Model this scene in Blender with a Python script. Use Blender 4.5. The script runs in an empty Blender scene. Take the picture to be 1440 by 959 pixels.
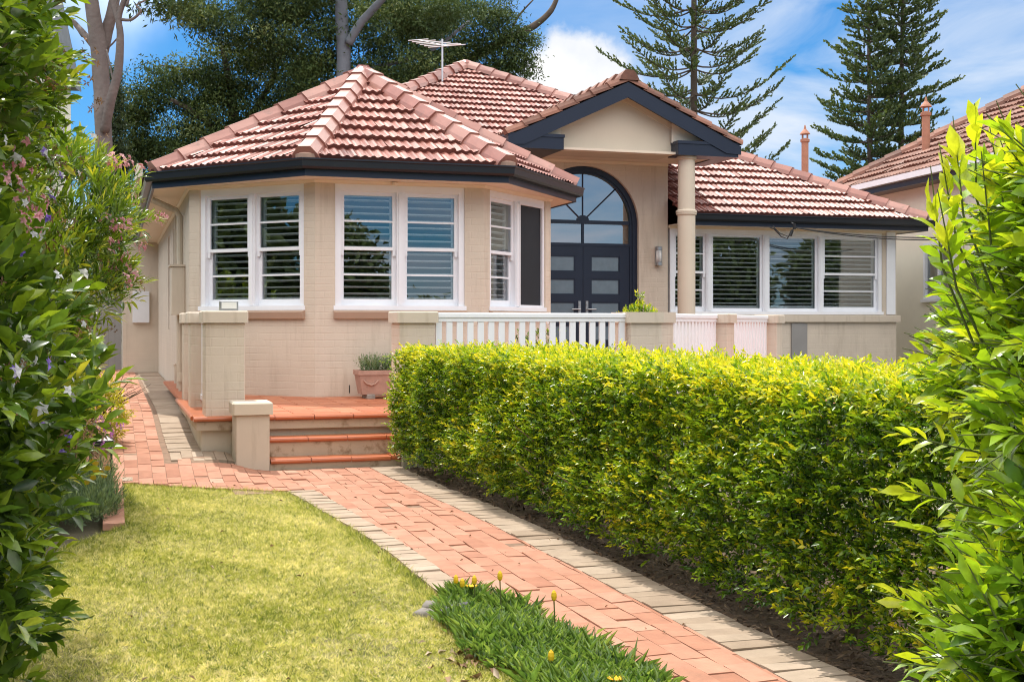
import bpy, math, random
import numpy as np
from mathutils import Vector, Matrix

random.seed(7)
RNG = np.random.default_rng(7)
C = bpy.context.scene.collection
SC = bpy.context.scene

# ---------------------------------------------------------------- camera
cam_d = bpy.data.cameras.new("camera")
cam = bpy.data.objects.new("camera", cam_d)
C.objects.link(cam)
cam.location = (0, 0, 1.4)
cam.rotation_euler = (math.radians(90), 0, 0)
cam_d.sensor_width = 36
cam_d.lens = 43.75
cam_d.shift_y = -0.0170
cam_d.clip_end = 2000
SC.camera = cam

# ---------------------------------------------------------------- light
SUN_EL = math.radians(64)
SUN_AZ = math.radians(-24)          # measured from +Y towards +X
sun_dir = Vector((math.sin(SUN_AZ) * math.cos(SUN_EL), math.cos(SUN_AZ) * math.cos(SUN_EL), math.sin(SUN_EL)))
sl = bpy.data.lights.new("sun", 'SUN')
sl.energy = 3.0
sl.angle = math.radians(0.6)
sl.color = (1.0, 0.95, 0.86)
so = bpy.data.objects.new("sun", sl)
so.rotation_euler = sun_dir.to_track_quat('Z', 'Y').to_euler()
so.location = (0, 0, 60)
C.objects.link(so)

world = bpy.data.worlds.new("World")
SC.world = world
world.use_nodes = True
SC.view_settings.view_transform = 'Standard'
SC.view_settings.look = 'None'
SC.view_settings.exposure = 0.66
SC.view_settings.gamma = 1.0
SC.cycles.use_denoising = True
SC.cycles.use_adaptive_sampling = False
SC.cycles.filter_width = 1.1
SC.cycles.sample_clamp_indirect = 6.0
SKY_STRENGTH = 0.10
FILL_CLOUD_DECK = (16.5, 16.0, 15.6, 1)


def build_world():
    nt = world.node_tree
    nt.nodes.clear()
    N, L = nt.nodes.new, nt.links.new
    out = N('ShaderNodeOutputWorld')
    bg = N('ShaderNodeBackground')
    bg.inputs['Strength'].default_value = SKY_STRENGTH
    sky = N('ShaderNodeTexSky')
    sky.sky_type = 'NISHITA'
    sky.sun_disc = False
    sky.sun_elevation = SUN_EL
    sky.sun_rotation = SUN_AZ
    sky.altitude = 50
    sky.air_density = 1.0
    sky.dust_density = 0.3
    sky.ozone_density = 2.5
    hs = N('ShaderNodeMix'); hs.data_type = 'RGBA'; hs.blend_type = 'MULTIPLY'   # clear, deep-blue air
    hs.inputs[0].default_value = 1.0
    hs.inputs[7].default_value = (0.23, 0.55, 0.80, 1)
    L(sky.outputs[0], hs.inputs[6])
    tc = N('ShaderNodeTexCoord')
    # thin streaky cirrus, denser to the right
    mp = N('ShaderNodeMapping')
    mp.inputs['Rotation'].default_value = (0, math.radians(14), 0)
    mp.inputs['Scale'].default_value = (2.2, 2.2, 9.0)
    L(tc.outputs['Generated'], mp.inputs[0])
    n1 = N('ShaderNodeTexNoise')
    n1.inputs['Scale'].default_value = 1.9
    n1.inputs['Detail'].default_value = 7
    n1.inputs['Roughness'].default_value = 0.55
    n1.inputs['Distortion'].default_value = 0.5
    L(mp.outputs[0], n1.inputs['Vector'])
    r1 = N('ShaderNodeMapRange')
    r1.inputs[1].default_value = 0.36
    r1.inputs[2].default_value = 0.64
    L(n1.outputs[0], r1.inputs[0])
    sx = N('ShaderNodeSeparateXYZ')
    L(tc.outputs['Generated'], sx.inputs[0])
    rx = N('ShaderNodeMapRange')
    rx.inputs[1].default_value = -0.06
    rx.inputs[2].default_value = 0.22
    rx.inputs[3].default_value = 0.0
    rx.inputs[4].default_value = 1.0
    L(sx.outputs[0], rx.inputs[0])
    m1 = N('ShaderNodeMath'); m1.operation = 'MULTIPLY'
    L(r1.outputs[0], m1.inputs[0]); L(rx.outputs[0], m1.inputs[1])
    # cumulus bank behind the roof and a few more puffs round the horizon
    n2 = N('ShaderNodeTexNoise')
    n2.inputs['Scale'].default_value = 11.0
    n2.inputs['Detail'].default_value = 9
    n2.inputs['Roughness'].default_value = 0.58
    L(tc.outputs['Generated'], n2.inputs['Vector'])
    total = None
    for (cx, cy, cz, ra, wz) in ((0.052, 0.975, 0.195, 0.092, 1.25), (0.0, 0.98, 0.14, 0.10, 1.6), (-0.36, 0.93, 0.06, 0.10, 1.8),
                                 (0.03, 0.91, 0.40, 0.26, 2.0), (-0.40, 0.84, 0.38, 0.22, 2.2),  # first puff lies above the frame, added for ridge-cap glare
                                 (-0.95, 0.1, 0.35, 0.4, 2.0), (0.9, 0.3, 0.3, 0.3, 2.0)):
        sub = N('ShaderNodeVectorMath'); sub.operation = 'SUBTRACT'
        sub.inputs[1].default_value = (cx, cy, cz)
        L(tc.outputs['Generated'], sub.inputs[0])
        sc = N('ShaderNodeVectorMath'); sc.operation = 'MULTIPLY'
        sc.inputs[1].default_value = (1, 1, wz)
        L(sub.outputs[0], sc.inputs[0])
        ln = N('ShaderNodeVectorMath'); ln.operation = 'LENGTH'
        L(sc.outputs[0], ln.inputs[0])
        mr = N('ShaderNodeMapRange')
        mr.inputs[1].default_value = 0.0
        mr.inputs[2].default_value = ra
        mr.inputs[3].default_value = 0.62
        mr.inputs[4].default_value = -0.12
        mr.clamp = False
        L(ln.outputs['Value'], mr.inputs[0])
        if total is None:
            total = mr
        else:
            mx = N('ShaderNodeMath'); mx.operation = 'MAXIMUM'
            L(total.outputs[0], mx.inputs[0]); L(mr.outputs[0], mx.inputs[1])
            total = mx
    ad = N('ShaderNodeMath'); ad.operation = 'ADD'
    L(total.outputs[0], ad.inputs[0]); L(n2.outputs[0], ad.inputs[1])
    r2 = N('ShaderNodeMapRange')
    r2.interpolation_type = 'SMOOTHSTEP'
    r2.inputs[1].default_value = 0.62
    r2.inputs[2].default_value = 0.80
    L(ad.outputs[0], r2.inputs[0])
    mix1 = N('ShaderNodeMix'); mix1.data_type = 'RGBA'
    mix1.inputs[7].default_value = (4.9, 5.5, 6.4, 1)
    L(m1.outputs[0], mix1.inputs[0]); L(hs.outputs[2], mix1.inputs[6])
    n3 = N('ShaderNodeTexNoise')
    n3.inputs['Scale'].default_value = 16.0
    n3.inputs['Detail'].default_value = 5
    L(tc.outputs['Generated'], n3.inputs['Vector'])
    cr = N('ShaderNodeValToRGB')
    cr.color_ramp.elements[0].position = 0.35
    cr.color_ramp.elements[0].color = (5.2, 5.5, 6.0, 1)
    cr.color_ramp.elements[1].position = 0.62
    cr.color_ramp.elements[1].color = (6.9, 6.9, 6.9, 1)
    L(n3.outputs[0], cr.inputs[0])
    mix2 = N('ShaderNodeMix'); mix2.data_type = 'RGBA'
    L(r2.outputs[0], mix2.inputs[0]); L(mix1.outputs[2], mix2.inputs[6]); L(cr.outputs[0], mix2.inputs[7])
    # unseen cloud deck on the street side, added to fill light on the facade
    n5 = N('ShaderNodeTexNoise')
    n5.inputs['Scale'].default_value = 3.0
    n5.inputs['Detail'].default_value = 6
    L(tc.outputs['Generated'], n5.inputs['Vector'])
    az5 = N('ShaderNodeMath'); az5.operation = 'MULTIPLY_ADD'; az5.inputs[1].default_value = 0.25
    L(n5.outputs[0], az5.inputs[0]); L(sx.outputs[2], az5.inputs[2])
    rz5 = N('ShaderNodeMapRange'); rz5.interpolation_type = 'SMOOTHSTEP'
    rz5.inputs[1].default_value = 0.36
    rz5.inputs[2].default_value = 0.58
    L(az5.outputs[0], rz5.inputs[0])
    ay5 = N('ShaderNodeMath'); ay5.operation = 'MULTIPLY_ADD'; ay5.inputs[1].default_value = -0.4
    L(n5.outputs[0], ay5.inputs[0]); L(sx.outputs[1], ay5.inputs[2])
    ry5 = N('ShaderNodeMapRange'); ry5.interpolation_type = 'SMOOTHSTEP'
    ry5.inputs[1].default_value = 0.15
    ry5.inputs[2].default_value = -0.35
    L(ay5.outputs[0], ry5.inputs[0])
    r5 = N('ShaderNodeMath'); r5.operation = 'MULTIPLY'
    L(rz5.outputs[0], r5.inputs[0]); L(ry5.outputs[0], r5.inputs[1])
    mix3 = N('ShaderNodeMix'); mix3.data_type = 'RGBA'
    mix3.inputs[7].default_value = FILL_CLOUD_DECK
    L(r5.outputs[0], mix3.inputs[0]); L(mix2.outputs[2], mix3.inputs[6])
    # bright cloud added above the frame to give the roof tiles their glare
    p6 = N('ShaderNodeMapRange'); p6.interpolation_type = 'SMOOTHSTEP'
    p6.inputs[1].default_value = 0.37
    p6.inputs[2].default_value = 0.50
    L(az5.outputs[0], p6.inputs[0])
    q6 = N('ShaderNodeMapRange'); q6.interpolation_type = 'SMOOTHSTEP'
    q6.inputs[1].default_value = 0.15
    q6.inputs[2].default_value = 0.55
    L(sx.outputs[1], q6.inputs[0])
    t6 = N('ShaderNodeMapRange'); t6.interpolation_type = 'SMOOTHSTEP'
    t6.inputs[1].default_value = 0.85
    t6.inputs[2].default_value = 0.60
    L(sx.outputs[2], t6.inputs[0])
    m6 = N('ShaderNodeMath'); m6.operation = 'MULTIPLY'
    L(p6.outputs[0], m6.inputs[0]); L(q6.outputs[0], m6.inputs[1])
    m7 = N('ShaderNodeMath'); m7.operation = 'MULTIPLY'
    L(m6.outputs[0], m7.inputs[0]); L(t6.outputs[0], m7.inputs[1])
    mix4 = N('ShaderNodeMix'); mix4.data_type = 'RGBA'
    mix4.inputs[7].default_value = (19, 18.6, 18, 1)
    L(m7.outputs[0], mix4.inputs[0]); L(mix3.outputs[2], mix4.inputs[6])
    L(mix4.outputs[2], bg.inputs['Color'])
    L(bg.outputs[0], out.inputs['Surface'])


build_world()

# ---------------------------------------------------------------- frames
TH = math.radians(17.8)
CT, ST = math.cos(TH), math.sin(TH)
OX, OY = -2.417, 15.27


def W(u, v, z=0.0):
    """house frame (u along the front, v into the lot) -> world"""
    return Vector((OX + u * CT - v * ST, OY + u * ST + v * CT, z))


def UV(x, y):
    a, b = x - OX, y - OY
    return a * CT + b * ST, -a * ST + b * CT


def PX(x, y, d):
    """point seen at photo pixel (x, y) at distance d"""
    return Vector(((x - 720) / 1750 * d, d, 1.4 - (y - 455) / 1750 * d))


def sstep(a, b, t):
    t = min(1, max(0, (t - a) / (b - a)))
    return t * t * (3 - 2 * t)


def gz(u, v):
    """ground height: the side path climbs towards the back"""
    k = 0.15 * sstep(-4.3, -2.9, v) + 0.17 * sstep(-3.0, 1.0, v)
    return k * (1 - sstep(-1.45, -0.95, u))


# ---------------------------------------------------------------- materials
MATS = {}


def newmat(name):
    m = bpy.data.materials.new(name)
    m.use_nodes = True
    nt = m.node_tree
    nt.nodes.clear()
    out = nt.nodes.new('ShaderNodeOutputMaterial')
    MATS[name] = m
    return m, nt, nt.nodes.new, nt.links.new, out


def col(c):
    return (c[0], c[1], c[2], 1)


def surf(name, base, rough=0.6, var=0.12, vscale=3.0, fine=60.0, bump=0.15, bdist=0.004, spec=0.4, brick=None, attr=None,
         coat=0.0, stain=None, coords='Object', metallic=0.0, streak=None):
    """general painted / mineral surface: colour mottling, fine grain bump, optional brick coursing or per-face tone ramp"""
    m, nt, N, L, out = newmat(name)
    p = N('ShaderNodeBsdfPrincipled')
    p.inputs['Roughness'].default_value = rough
    p.inputs['Specular IOR Level'].default_value = spec
    p.inputs['Metallic'].default_value = metallic
    p.inputs['Coat Weight'].default_value = coat
    p.inputs['Coat Roughness'].default_value = 0.25
    tc = N('ShaderNodeTexCoord')
    n = N('ShaderNodeTexNoise')
    n.inputs['Scale'].default_value = vscale
    n.inputs['Detail'].default_value = 8
    n.inputs['Roughness'].default_value = 0.6
    L(tc.outputs[coords], n.inputs['Vector'])
    if attr:
        at = N('ShaderNodeAttribute')
        at.attribute_name = 'tone'
        rp = N('ShaderNodeValToRGB')
        els = rp.color_ramp.elements
        while len(els) < len(attr):
            els.new(0.5)
        for i, (pos, c) in enumerate(attr):
            els[i].position = pos
            els[i].color = col(c)
        L(at.outputs['Fac'], rp.inputs[0])
        bc = rp.outputs[0]
    else:
        rgb = N('ShaderNodeRGB')
        rgb.outputs[0].default_value = col(base)
        bc = rgb.outputs[0]
    hs = N('ShaderNodeHueSaturation')
    mr = N('ShaderNodeMapRange')
    mr.inputs[1].default_value = 0.3
    mr.inputs[2].default_value = 0.7
    mr.inputs[3].default_value = 1 - var
    mr.inputs[4].default_value = 1 + var
    L(n.outputs[0], mr.inputs[0])
    L(mr.outputs[0], hs.inputs['Value'])
    L(bc, hs.inputs['Color'])
    cur = hs.outputs[0]
    if stain:
        sc_, thr, scol, samt = stain
        n4 = N('ShaderNodeTexNoise')
        n4.inputs['Scale'].default_value = sc_
        n4.inputs['Detail'].default_value = 10
        n4.inputs['Roughness'].default_value = 0.7
        L(tc.outputs[coords], n4.inputs['Vector'])
        m4 = N('ShaderNodeMapRange')
        m4.inputs[1].default_value = thr
        m4.inputs[2].default_value = thr + 0.12
        m4.inputs[4].default_value = samt
        L(n4.outputs[0], m4.inputs[0])
        mx = N('ShaderNodeMix'); mx.data_type = 'RGBA'
        mx.inputs[7].default_value = col(scol)
        L(m4.outputs[0], mx.inputs[0]); L(cur, mx.inputs[6])
        cur = mx.outputs[2]
    if streak:                                   # rain streaks and splash marks running down the face
        scol, samt = streak
        mp = N('ShaderNodeMapping')
        mp.inputs['Scale'].default_value = (5.5, 5.5, 0.55)
        L(tc.outputs[coords], mp.inputs[0])
        n6 = N('ShaderNodeTexNoise')
        n6.inputs['Scale'].default_value = 1.6
        n6.inputs['Detail'].default_value = 9
        n6.inputs['Roughness'].default_value = 0.65
        L(mp.outputs[0], n6.inputs['Vector'])
        m6 = N('ShaderNodeMapRange')
        m6.inputs[1].default_value = 0.52
        m6.inputs[2].default_value = 0.74
        m6.inputs[4].default_value = samt
        L(n6.outputs[0], m6.inputs[0])
        mx6 = N('ShaderNodeMix'); mx6.data_type = 'RGBA'
        mx6.inputs[7].default_value = col(scol)
        L(m6.outputs[0], mx6.inputs[0]); L(cur, mx6.inputs[6])
        cur = mx6.outputs[2]
    L(cur, p.inputs['Base Color'])
    nf = N('ShaderNodeTexNoise')
    nf.inputs['Scale'].default_value = fine
    nf.inputs['Detail'].default_value = 6
    L(tc.outputs[coords], nf.inputs['Vector'])
    b = N('ShaderNodeBump')
    b.inputs['Strength'].default_value = bump
    b.inputs['Distance'].default_value = bdist
    L(nf.outputs[0], b.inputs['Height'])
    last = b
    if brick:
        bw, bh, mortar, bstr = brick
        uvm = N('ShaderNodeUVMap')
        uvm.uv_map = 'UVMap'
        nd = N('ShaderNodeTexNoise')
        nd.inputs['Scale'].default_value = 7
        nd.inputs['Detail'].default_value = 3
        L(tc.outputs['Object'], nd.inputs['Vector'])
        vm = N('ShaderNodeVectorMath'); vm.operation = 'MULTIPLY_ADD'
        vm.inputs[1].default_value = (0.02, 0.02, 0)
        L(nd.outputs['Color'], vm.inputs[0]); L(uvm.outputs[0], vm.inputs[2])
        bt = N('ShaderNodeTexBrick')
        bt.inputs['Scale'].default_value = 1.0
        bt.inputs['Brick Width'].default_value = bw
        bt.inputs['Row Height'].default_value = bh
        bt.inputs['Mortar Size'].default_value = mortar
        bt.inputs['Mortar Smooth'].default_value = 0.8
        bt.inputs['Color1'].default_value = (1, 1, 1, 1)
        bt.inputs['Color2'].default_value = (0.72, 0.72, 0.72, 1)
        bt.inputs['Mortar'].default_value = (0, 0, 0, 1)
        L(vm.outputs[0], bt.inputs['Vector'])
        # worn patches where the joints nearly vanish
        nm = N('ShaderNodeTexNoise')
        nm.inputs['Scale'].default_value = 2.5
        nm.inputs['Detail'].default_value = 5
        L(tc.outputs['Object'], nm.inputs['Vector'])
        mm = N('ShaderNodeMapRange')
        mm.inputs[1].default_value = 0.35
        mm.inputs[2].default_value = 0.65
        mm.inputs[3].default_value = 0.1
        mm.inputs[4].default_value = 1.0
        L(nm.outputs[0], mm.inputs[0])
        mu = N('ShaderNodeMath'); mu.operation = 'MULTIPLY'
        L(bt.outputs['Color'], mu.inputs[0]); L(mm.outputs[0], mu.inputs[1])
        b2 = N('ShaderNodeBump')
        b2.inputs['Strength'].default_value = bstr
        b2.inputs['Distance'].default_value = 0.012
        L(mu.outputs[0], b2.inputs['Height'])
        L(b.outputs[0], b2.inputs['Normal'])
        last = b2
    L(last.outputs[0], p.inputs['Normal'])
    L(p.outputs[0], out.inputs['Surface'])
    return m


def leafmat(name, ramp, trans=0.4, rough=0.35, spec=0.5, tint=(1.15, 1.1, 0.45)):
    """two-sided leaf: reflecting front, light glowing through; colour by tone (leaf age and place in the plant)"""
    m, nt, N, L, out = newmat(name)
    at = N('ShaderNodeAttribute'); at.attribute_name = 'tone'
    rp = N('ShaderNodeValToRGB')
    els = rp.color_ramp.elements
    while len(els) < len(ramp):
        els.new(0.5)
    for i, (pos, c) in enumerate(ramp):
        els[i].position = pos
        els[i].color = col(c)
    L(at.outputs['Fac'], rp.inputs[0])
    tc = N('ShaderNodeTexCoord')
    nz = N('ShaderNodeTexNoise')
    nz.inputs['Scale'].default_value = 38
    nz.inputs['Detail'].default_value = 4
    L(tc.outputs['Object'], nz.inputs['Vector'])
    mr = N('ShaderNodeMapRange')
    mr.inputs[1].default_value = 0.3
    mr.inputs[2].default_value = 0.7
    mr.inputs[3].default_value = 0.72
    mr.inputs[4].default_value = 1.25
    L(nz.outputs[0], mr.inputs[0])
    hv = N('ShaderNodeHueSaturation')
    L(mr.outputs[0], hv.inputs['Value'])
    L(rp.outputs[0], hv.inputs['Color'])
    rp = hv
    p = N('ShaderNodeBsdfPrincipled')
    p.inputs['Roughness'].default_value = rough
    p.inputs['Specular IOR Level'].default_value = spec
    L(rp.outputs[0], p.inputs['Base Color'])
    tr = N('ShaderNodeBsdfTranslucent')
    mul = N('ShaderNodeMix'); mul.data_type = 'RGBA'; mul.blend_type = 'MULTIPLY'
    mul.inputs[0].default_value = 1.0
    mul.inputs[7].default_value = (tint[0] * 1.6, tint[1] * 1.6, tint[2] * 1.6, 1)
    L(rp.outputs[0], mul.inputs[6])
    L(mul.outputs[2], tr.inputs['Color'])
    mx = N('ShaderNodeMixShader')
    mx.inputs[0].default_value = trans
    L(p.outputs[0], mx.inputs[1]); L(tr.outputs[0], mx.inputs[2])
    L(mx.outputs[0], out.inputs['Surface'])
    return m


def glassmat(name, tint=(0.82, 0.88, 0.9), refl=0.16, rough=0.0):
    m, nt, N, L, out = newmat(name)
    tr = N('ShaderNodeBsdfTransparent'); tr.inputs[0].default_value = col(tint)
    gl = N('ShaderNodeBsdfGlossy'); gl.inputs['Roughness'].default_value = rough
    gl.inputs['Color'].default_value = (0.95, 0.97, 1, 1)
    fr = N('ShaderNodeFresnel'); fr.inputs['IOR'].default_value = 1.5
    ad = N('ShaderNodeMath'); ad.operation = 'ADD'; ad.use_clamp = True
    ad.inputs[1].default_value = refl
    L(fr.outputs[0], ad.inputs[0])
    mx = N('ShaderNodeMixShader')
    L(ad.outputs[0], mx.inputs[0]); L(tr.outputs[0], mx.inputs[1]); L(gl.outputs[0], mx.inputs[2])
    L(mx.outputs[0], out.inputs['Surface'])
    return m


surf('wall_paint', (0.60, 0.52, 0.425), streak=((0.36, 0.29, 0.21), 0.45), rough=0.75, var=0.06, vscale=1.6, fine=45, bump=0.3, stain=(2.2, 0.60, (0.45, 0.36, 0.27), 0.35), brick=(0.25, 0.086, 0.0075, 0.32))
surf('wall_paint_smooth', (0.58, 0.505, 0.41), streak=((0.34, 0.28, 0.2), 0.5), rough=0.7, var=0.05, vscale=2.0, fine=30, bump=0.2, stain=(6, 0.66, (0.33, 0.29, 0.22), 0.5))
surf('gable_paint', (0.62, 0.54, 0.43), rough=0.7, var=0.03, vscale=2.0, fine=40, bump=0.15)
surf('sill_paint', (0.42, 0.29, 0.21), rough=0.6, var=0.06, fine=40)
surf('cream_trim', (0.74, 0.65, 0.53), rough=0.5, var=0.03)
surf('soffit_paint', (0.74, 0.64, 0.52), rough=0.6, var=0.03)
surf('white_paint', (0.82, 0.84, 0.88), rough=0.35, var=0.03, fine=20, bump=0.05)
surf('shutter_white', (0.85, 0.85, 0.84), rough=0.45, var=0.02)
surf('navy_paint', (0.015, 0.022, 0.043), rough=0.35, var=0.06, fine=25, bump=0.06)
surf('gutter_paint', (0.016, 0.019, 0.026), rough=0.3, var=0.08, fine=25, bump=0.05)
surf('tile_roof', None, rough=0.44, var=0.27, vscale=2.6, fine=35, bump=0.35, bdist=0.006, spec=0.55,
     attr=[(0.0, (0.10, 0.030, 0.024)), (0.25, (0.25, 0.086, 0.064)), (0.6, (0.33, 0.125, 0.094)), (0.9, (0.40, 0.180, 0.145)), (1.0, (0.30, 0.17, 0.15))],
     stain=(9, 0.57, (0.20, 0.125, 0.10), 0.6), streak=((0.13, 0.07, 0.055), 0.35))
surf('tile_cap', None, rough=0.33, var=0.12, vscale=4, fine=30, bump=0.25, spec=0.6,
     attr=[(0.0, (0.25, 0.092, 0.070)), (0.6, (0.37, 0.165, 0.130)), (1.0, (0.46, 0.26, 0.21))], stain=(6, 0.58, (0.20, 0.13, 0.105), 0.6))
surf('tile_weathered', None, rough=0.6, var=0.22, vscale=6, fine=30, bump=0.5, spec=0.3,
     attr=[(0.0, (0.13, 0.060, 0.042)), (1.0, (0.30, 0.135, 0.090))], stain=(4, 0.55, (0.12, 0.085, 0.07), 0.7))
surf('tile_grey', None, rough=0.6, var=0.2, attr=[(0.0, (0.12, 0.13, 0.14)), (1.0, (0.24, 0.25, 0.26))])
surf('mortar', (0.34, 0.22, 0.17), rough=0.9, var=0.2, fine=50, bump=0.5)
surf('brick_red', None, rough=0.8, var=0.14, vscale=9, fine=90, bump=0.4, spec=0.25,
     attr=[(0.0, (0.33, 0.145, 0.09)), (0.4, (0.42, 0.200, 0.130)), (0.7, (0.47, 0.235, 0.160)), (1.0, (0.50, 0.285, 0.205))],
     stain=(2.6, 0.56, (0.25, 0.15, 0.10), 0.42))
surf('brick_tan', None, rough=0.85, var=0.12, vscale=9, fine=90, bump=0.4, spec=0.2,
     attr=[(0.0, (0.29, 0.215, 0.155)), (0.5, (0.37, 0.285, 0.212)), (1.0, (0.44, 0.35, 0.27))],
     stain=(3.2, 0.60, (0.24, 0.18, 0.12), 0.5))
surf('joint_sand', (0.24, 0.155, 0.105), rough=0.95, var=0.25, vscale=14)
surf('tile_floor', None, rough=0.45, var=0.12, vscale=6, fine=40, bump=0.2, spec=0.4,
     attr=[(0.0, (0.42, 0.125, 0.055)), (1.0, (0.52, 0.19, 0.095))], stain=(3, 0.62, (0.30, 0.12, 0.06), 0.4))
surf('nosing_glaze', (0.46, 0.13, 0.05), rough=0.28, var=0.12, vscale=5, fine=20, bump=0.08, spec=0.5)
surf('step_stained', (0.50, 0.41, 0.31), rough=0.8, var=0.08, vscale=3, fine=40, bump=0.3,
     stain=(4.5, 0.52, (0.19, 0.115, 0.055), 0.8))
surf('soil', (0.12, 0.08, 0.053), rough=0.95, var=0.35, vscale=16, fine=60, bump=0.8, bdist=0.02)
surf('ground_earth', (0.10, 0.085, 0.05), rough=0.95, var=0.3, vscale=1.2, fine=30, bump=0.6, bdist=0.02)
surf('lawn_base', (0.22, 0.20, 0.075), rough=0.95, var=0.30, vscale=3.5, fine=120, bump=0.8, bdist=0.02,
     stain=(2.6, 0.585, (0.55, 0.46, 0.24), 0.8))
surf('bark_pink', (0.20, 0.165, 0.15), rough=0.85, var=0.35, vscale=1.1, fine=9, bump=0.6, bdist=0.05, stain=(0.9, 0.55, (0.16, 0.12, 0.105), 0.8))
surf('bark_blue', (0.15, 0.165, 0.19), rough=0.8, var=0.30, vscale=0.9, fine=7, bump=0.5, bdist=0.05, stain=(0.7, 0.56, (0.10, 0.09, 0.085), 0.8))
surf('bark_dark', (0.085, 0.065, 0.05), rough=0.9, var=0.3, vscale=3, fine=14, bump=0.8, bdist=0.02)
surf('twig_brown', (0.11, 0.075, 0.045), rough=0.85, var=0.3, vscale=12, fine=60, bump=0.6)
surf('twig_green', (0.10, 0.13, 0.035), rough=0.7, var=0.25, vscale=12)
surf('steel', (0.42, 0.42, 0.43), rough=0.35, var=0.1, metallic=0.85)
surf('aluminium', (0.7, 0.7, 0.7), rough=0.35, var=0.06, metallic=0.5)
surf('black_plastic', (0.02, 0.02, 0.022), rough=0.4, var=0.1)
surf('cable_black', (0.03, 0.03, 0.03), rough=0.6, var=0.1)
surf('terracotta_pink', (0.40, 0.245, 0.19), rough=0.8, var=0.18, vscale=7, fine=50, bump=0.4, stain=(6, 0.58, (0.27, 0.19, 0.16), 0.6))
surf('terracotta', (0.42, 0.20, 0.13), rough=0.75, var=0.15, vscale=6, fine=40)
surf('neighbour_cream', (0.83, 0.79, 0.66), rough=0.75, var=0.05, vscale=1.2, fine=30)
surf('weathered_timber', (0.30, 0.27, 0.22), rough=0.9, var=0.25, vscale=9, fine=40, bump=0.6)
surf('stone_grey', (0.26, 0.235, 0.21), rough=0.9, var=0.25, vscale=12, fine=50, bump=0.6)
surf('dead_leaf', None, rough=0.8, var=0.2, attr=[(0.0, (0.16, 0.085, 0.045)), (0.6, (0.33, 0.2, 0.11)), (1.0, (0.55, 0.45, 0.33))])
surf('chip', None, rough=0.9, var=0.2, attr=[(0.0, (0.06, 0.04, 0.026)), (0.6, (0.18, 0.11, 0.065)), (1.0, (0.42, 0.31, 0.2))])
surf('dark_room', (0.05, 0.045, 0.04), rough=0.9, var=0.1)  # dark colour standing in for the dimness inside the house
surf('screen_mesh', (0.012, 0.014, 0.02), rough=0.5, var=0.15, spec=0.3)
surf('lamp_glass', (0.72, 0.72, 0.7), rough=0.3, var=0.02)
surf('petal_yellow', (0.80, 0.52, 0.02), rough=0.6, var=0.1)
surf('grey_panel', (0.27, 0.26, 0.25), rough=0.6, var=0.05)
surf('meter_white', (0.72, 0.74, 0.78), rough=0.4, var=0.03)
surf('frosted', (0.15, 0.20, 0.24), rough=0.22, var=0.10, vscale=6, fine=70, bump=0.12, spec=0.6)
glassmat('pane_glass', refl=0.16)
glassmat('entry_glass', tint=(0.25, 0.27, 0.3), refl=0.34)
glassmat('lantern_glass', tint=(0.7, 0.7, 0.65), refl=0.1)

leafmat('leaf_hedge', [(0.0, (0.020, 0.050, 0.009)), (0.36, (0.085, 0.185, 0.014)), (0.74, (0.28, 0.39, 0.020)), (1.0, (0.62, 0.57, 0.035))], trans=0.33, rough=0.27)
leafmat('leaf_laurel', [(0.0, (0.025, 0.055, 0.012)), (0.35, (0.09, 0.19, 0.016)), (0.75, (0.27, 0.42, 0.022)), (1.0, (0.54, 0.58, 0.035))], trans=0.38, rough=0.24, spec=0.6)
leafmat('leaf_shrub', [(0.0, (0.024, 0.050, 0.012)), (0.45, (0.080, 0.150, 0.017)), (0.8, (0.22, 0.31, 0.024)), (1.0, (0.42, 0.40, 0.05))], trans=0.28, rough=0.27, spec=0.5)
leafmat('leaf_golden', [(0.0, (0.14, 0.16, 0.02)), (0.6, (0.36, 0.36, 0.03)), (1.0, (0.5, 0.42, 0.05))], trans=0.4)
leafmat('leaf_gum', [(0.0, (0.022, 0.044, 0.015)), (0.5, (0.058, 0.096, 0.028)), (0.8, (0.125, 0.175, 0.052)), (1.0, (0.23, 0.28, 0.11))], trans=0.13, rough=0.6, spec=0.2, tint=(1.1, 1.05, 0.6))
leafmat('leaf_pine', [(0.0, (0.032, 0.058, 0.026)), (0.6, (0.085, 0.125, 0.048)), (1.0, (0.18, 0.21, 0.085))], trans=0.2, rough=0.5)
leafmat('leaf_grey', [(0.0, (0.065, 0.11, 0.06)), (0.6, (0.13, 0.20, 0.10)), (1.0, (0.25, 0.32, 0.17))], trans=0.25, rough=0.6)
leafmat('leaf_daisy', [(0.0, (0.06, 0.13, 0.036)), (0.5, (0.16, 0.27, 0.075)), (1.0, (0.36, 0.48, 0.16))], trans=0.3, rough=0.32)
leafmat('grass', [(0.0, (0.11, 0.16, 0.03)), (0.30, (0.34, 0.37, 0.055)), (0.62, (0.58, 0.545, 0.17)), (1.0, (0.80, 0.72, 0.44))], trans=0.3, rough=0.6, spec=0.2, tint=(1.0, 1.0, 0.6))
leafmat('petal_white', [(0.0, (0.62, 0.62, 0.62)), (1.0, (0.80, 0.78, 0.80))], trans=0.3, rough=0.5, tint=(0.6, 0.6, 0.6))
leafmat('petal_violet', [(0.0, (0.11, 0.045, 0.36)), (1.0, (0.30, 0.20, 0.60))], trans=0.3, rough=0.5, tint=(0.8, 0.7, 0.9))
leafmat('petal_pink', [(0.0, (0.48, 0.16, 0.19)), (1.0, (0.72, 0.42, 0.42))], trans=0.3, rough=0.5, tint=(0.7, 0.6, 0.6))
leafmat('petal_magenta', [(0.0, (0.45, 0.10, 0.42)), (1.0, (0.70, 0.32, 0.66))], trans=0.3, rough=0.5, tint=(0.7, 0.6, 0.7))
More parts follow.
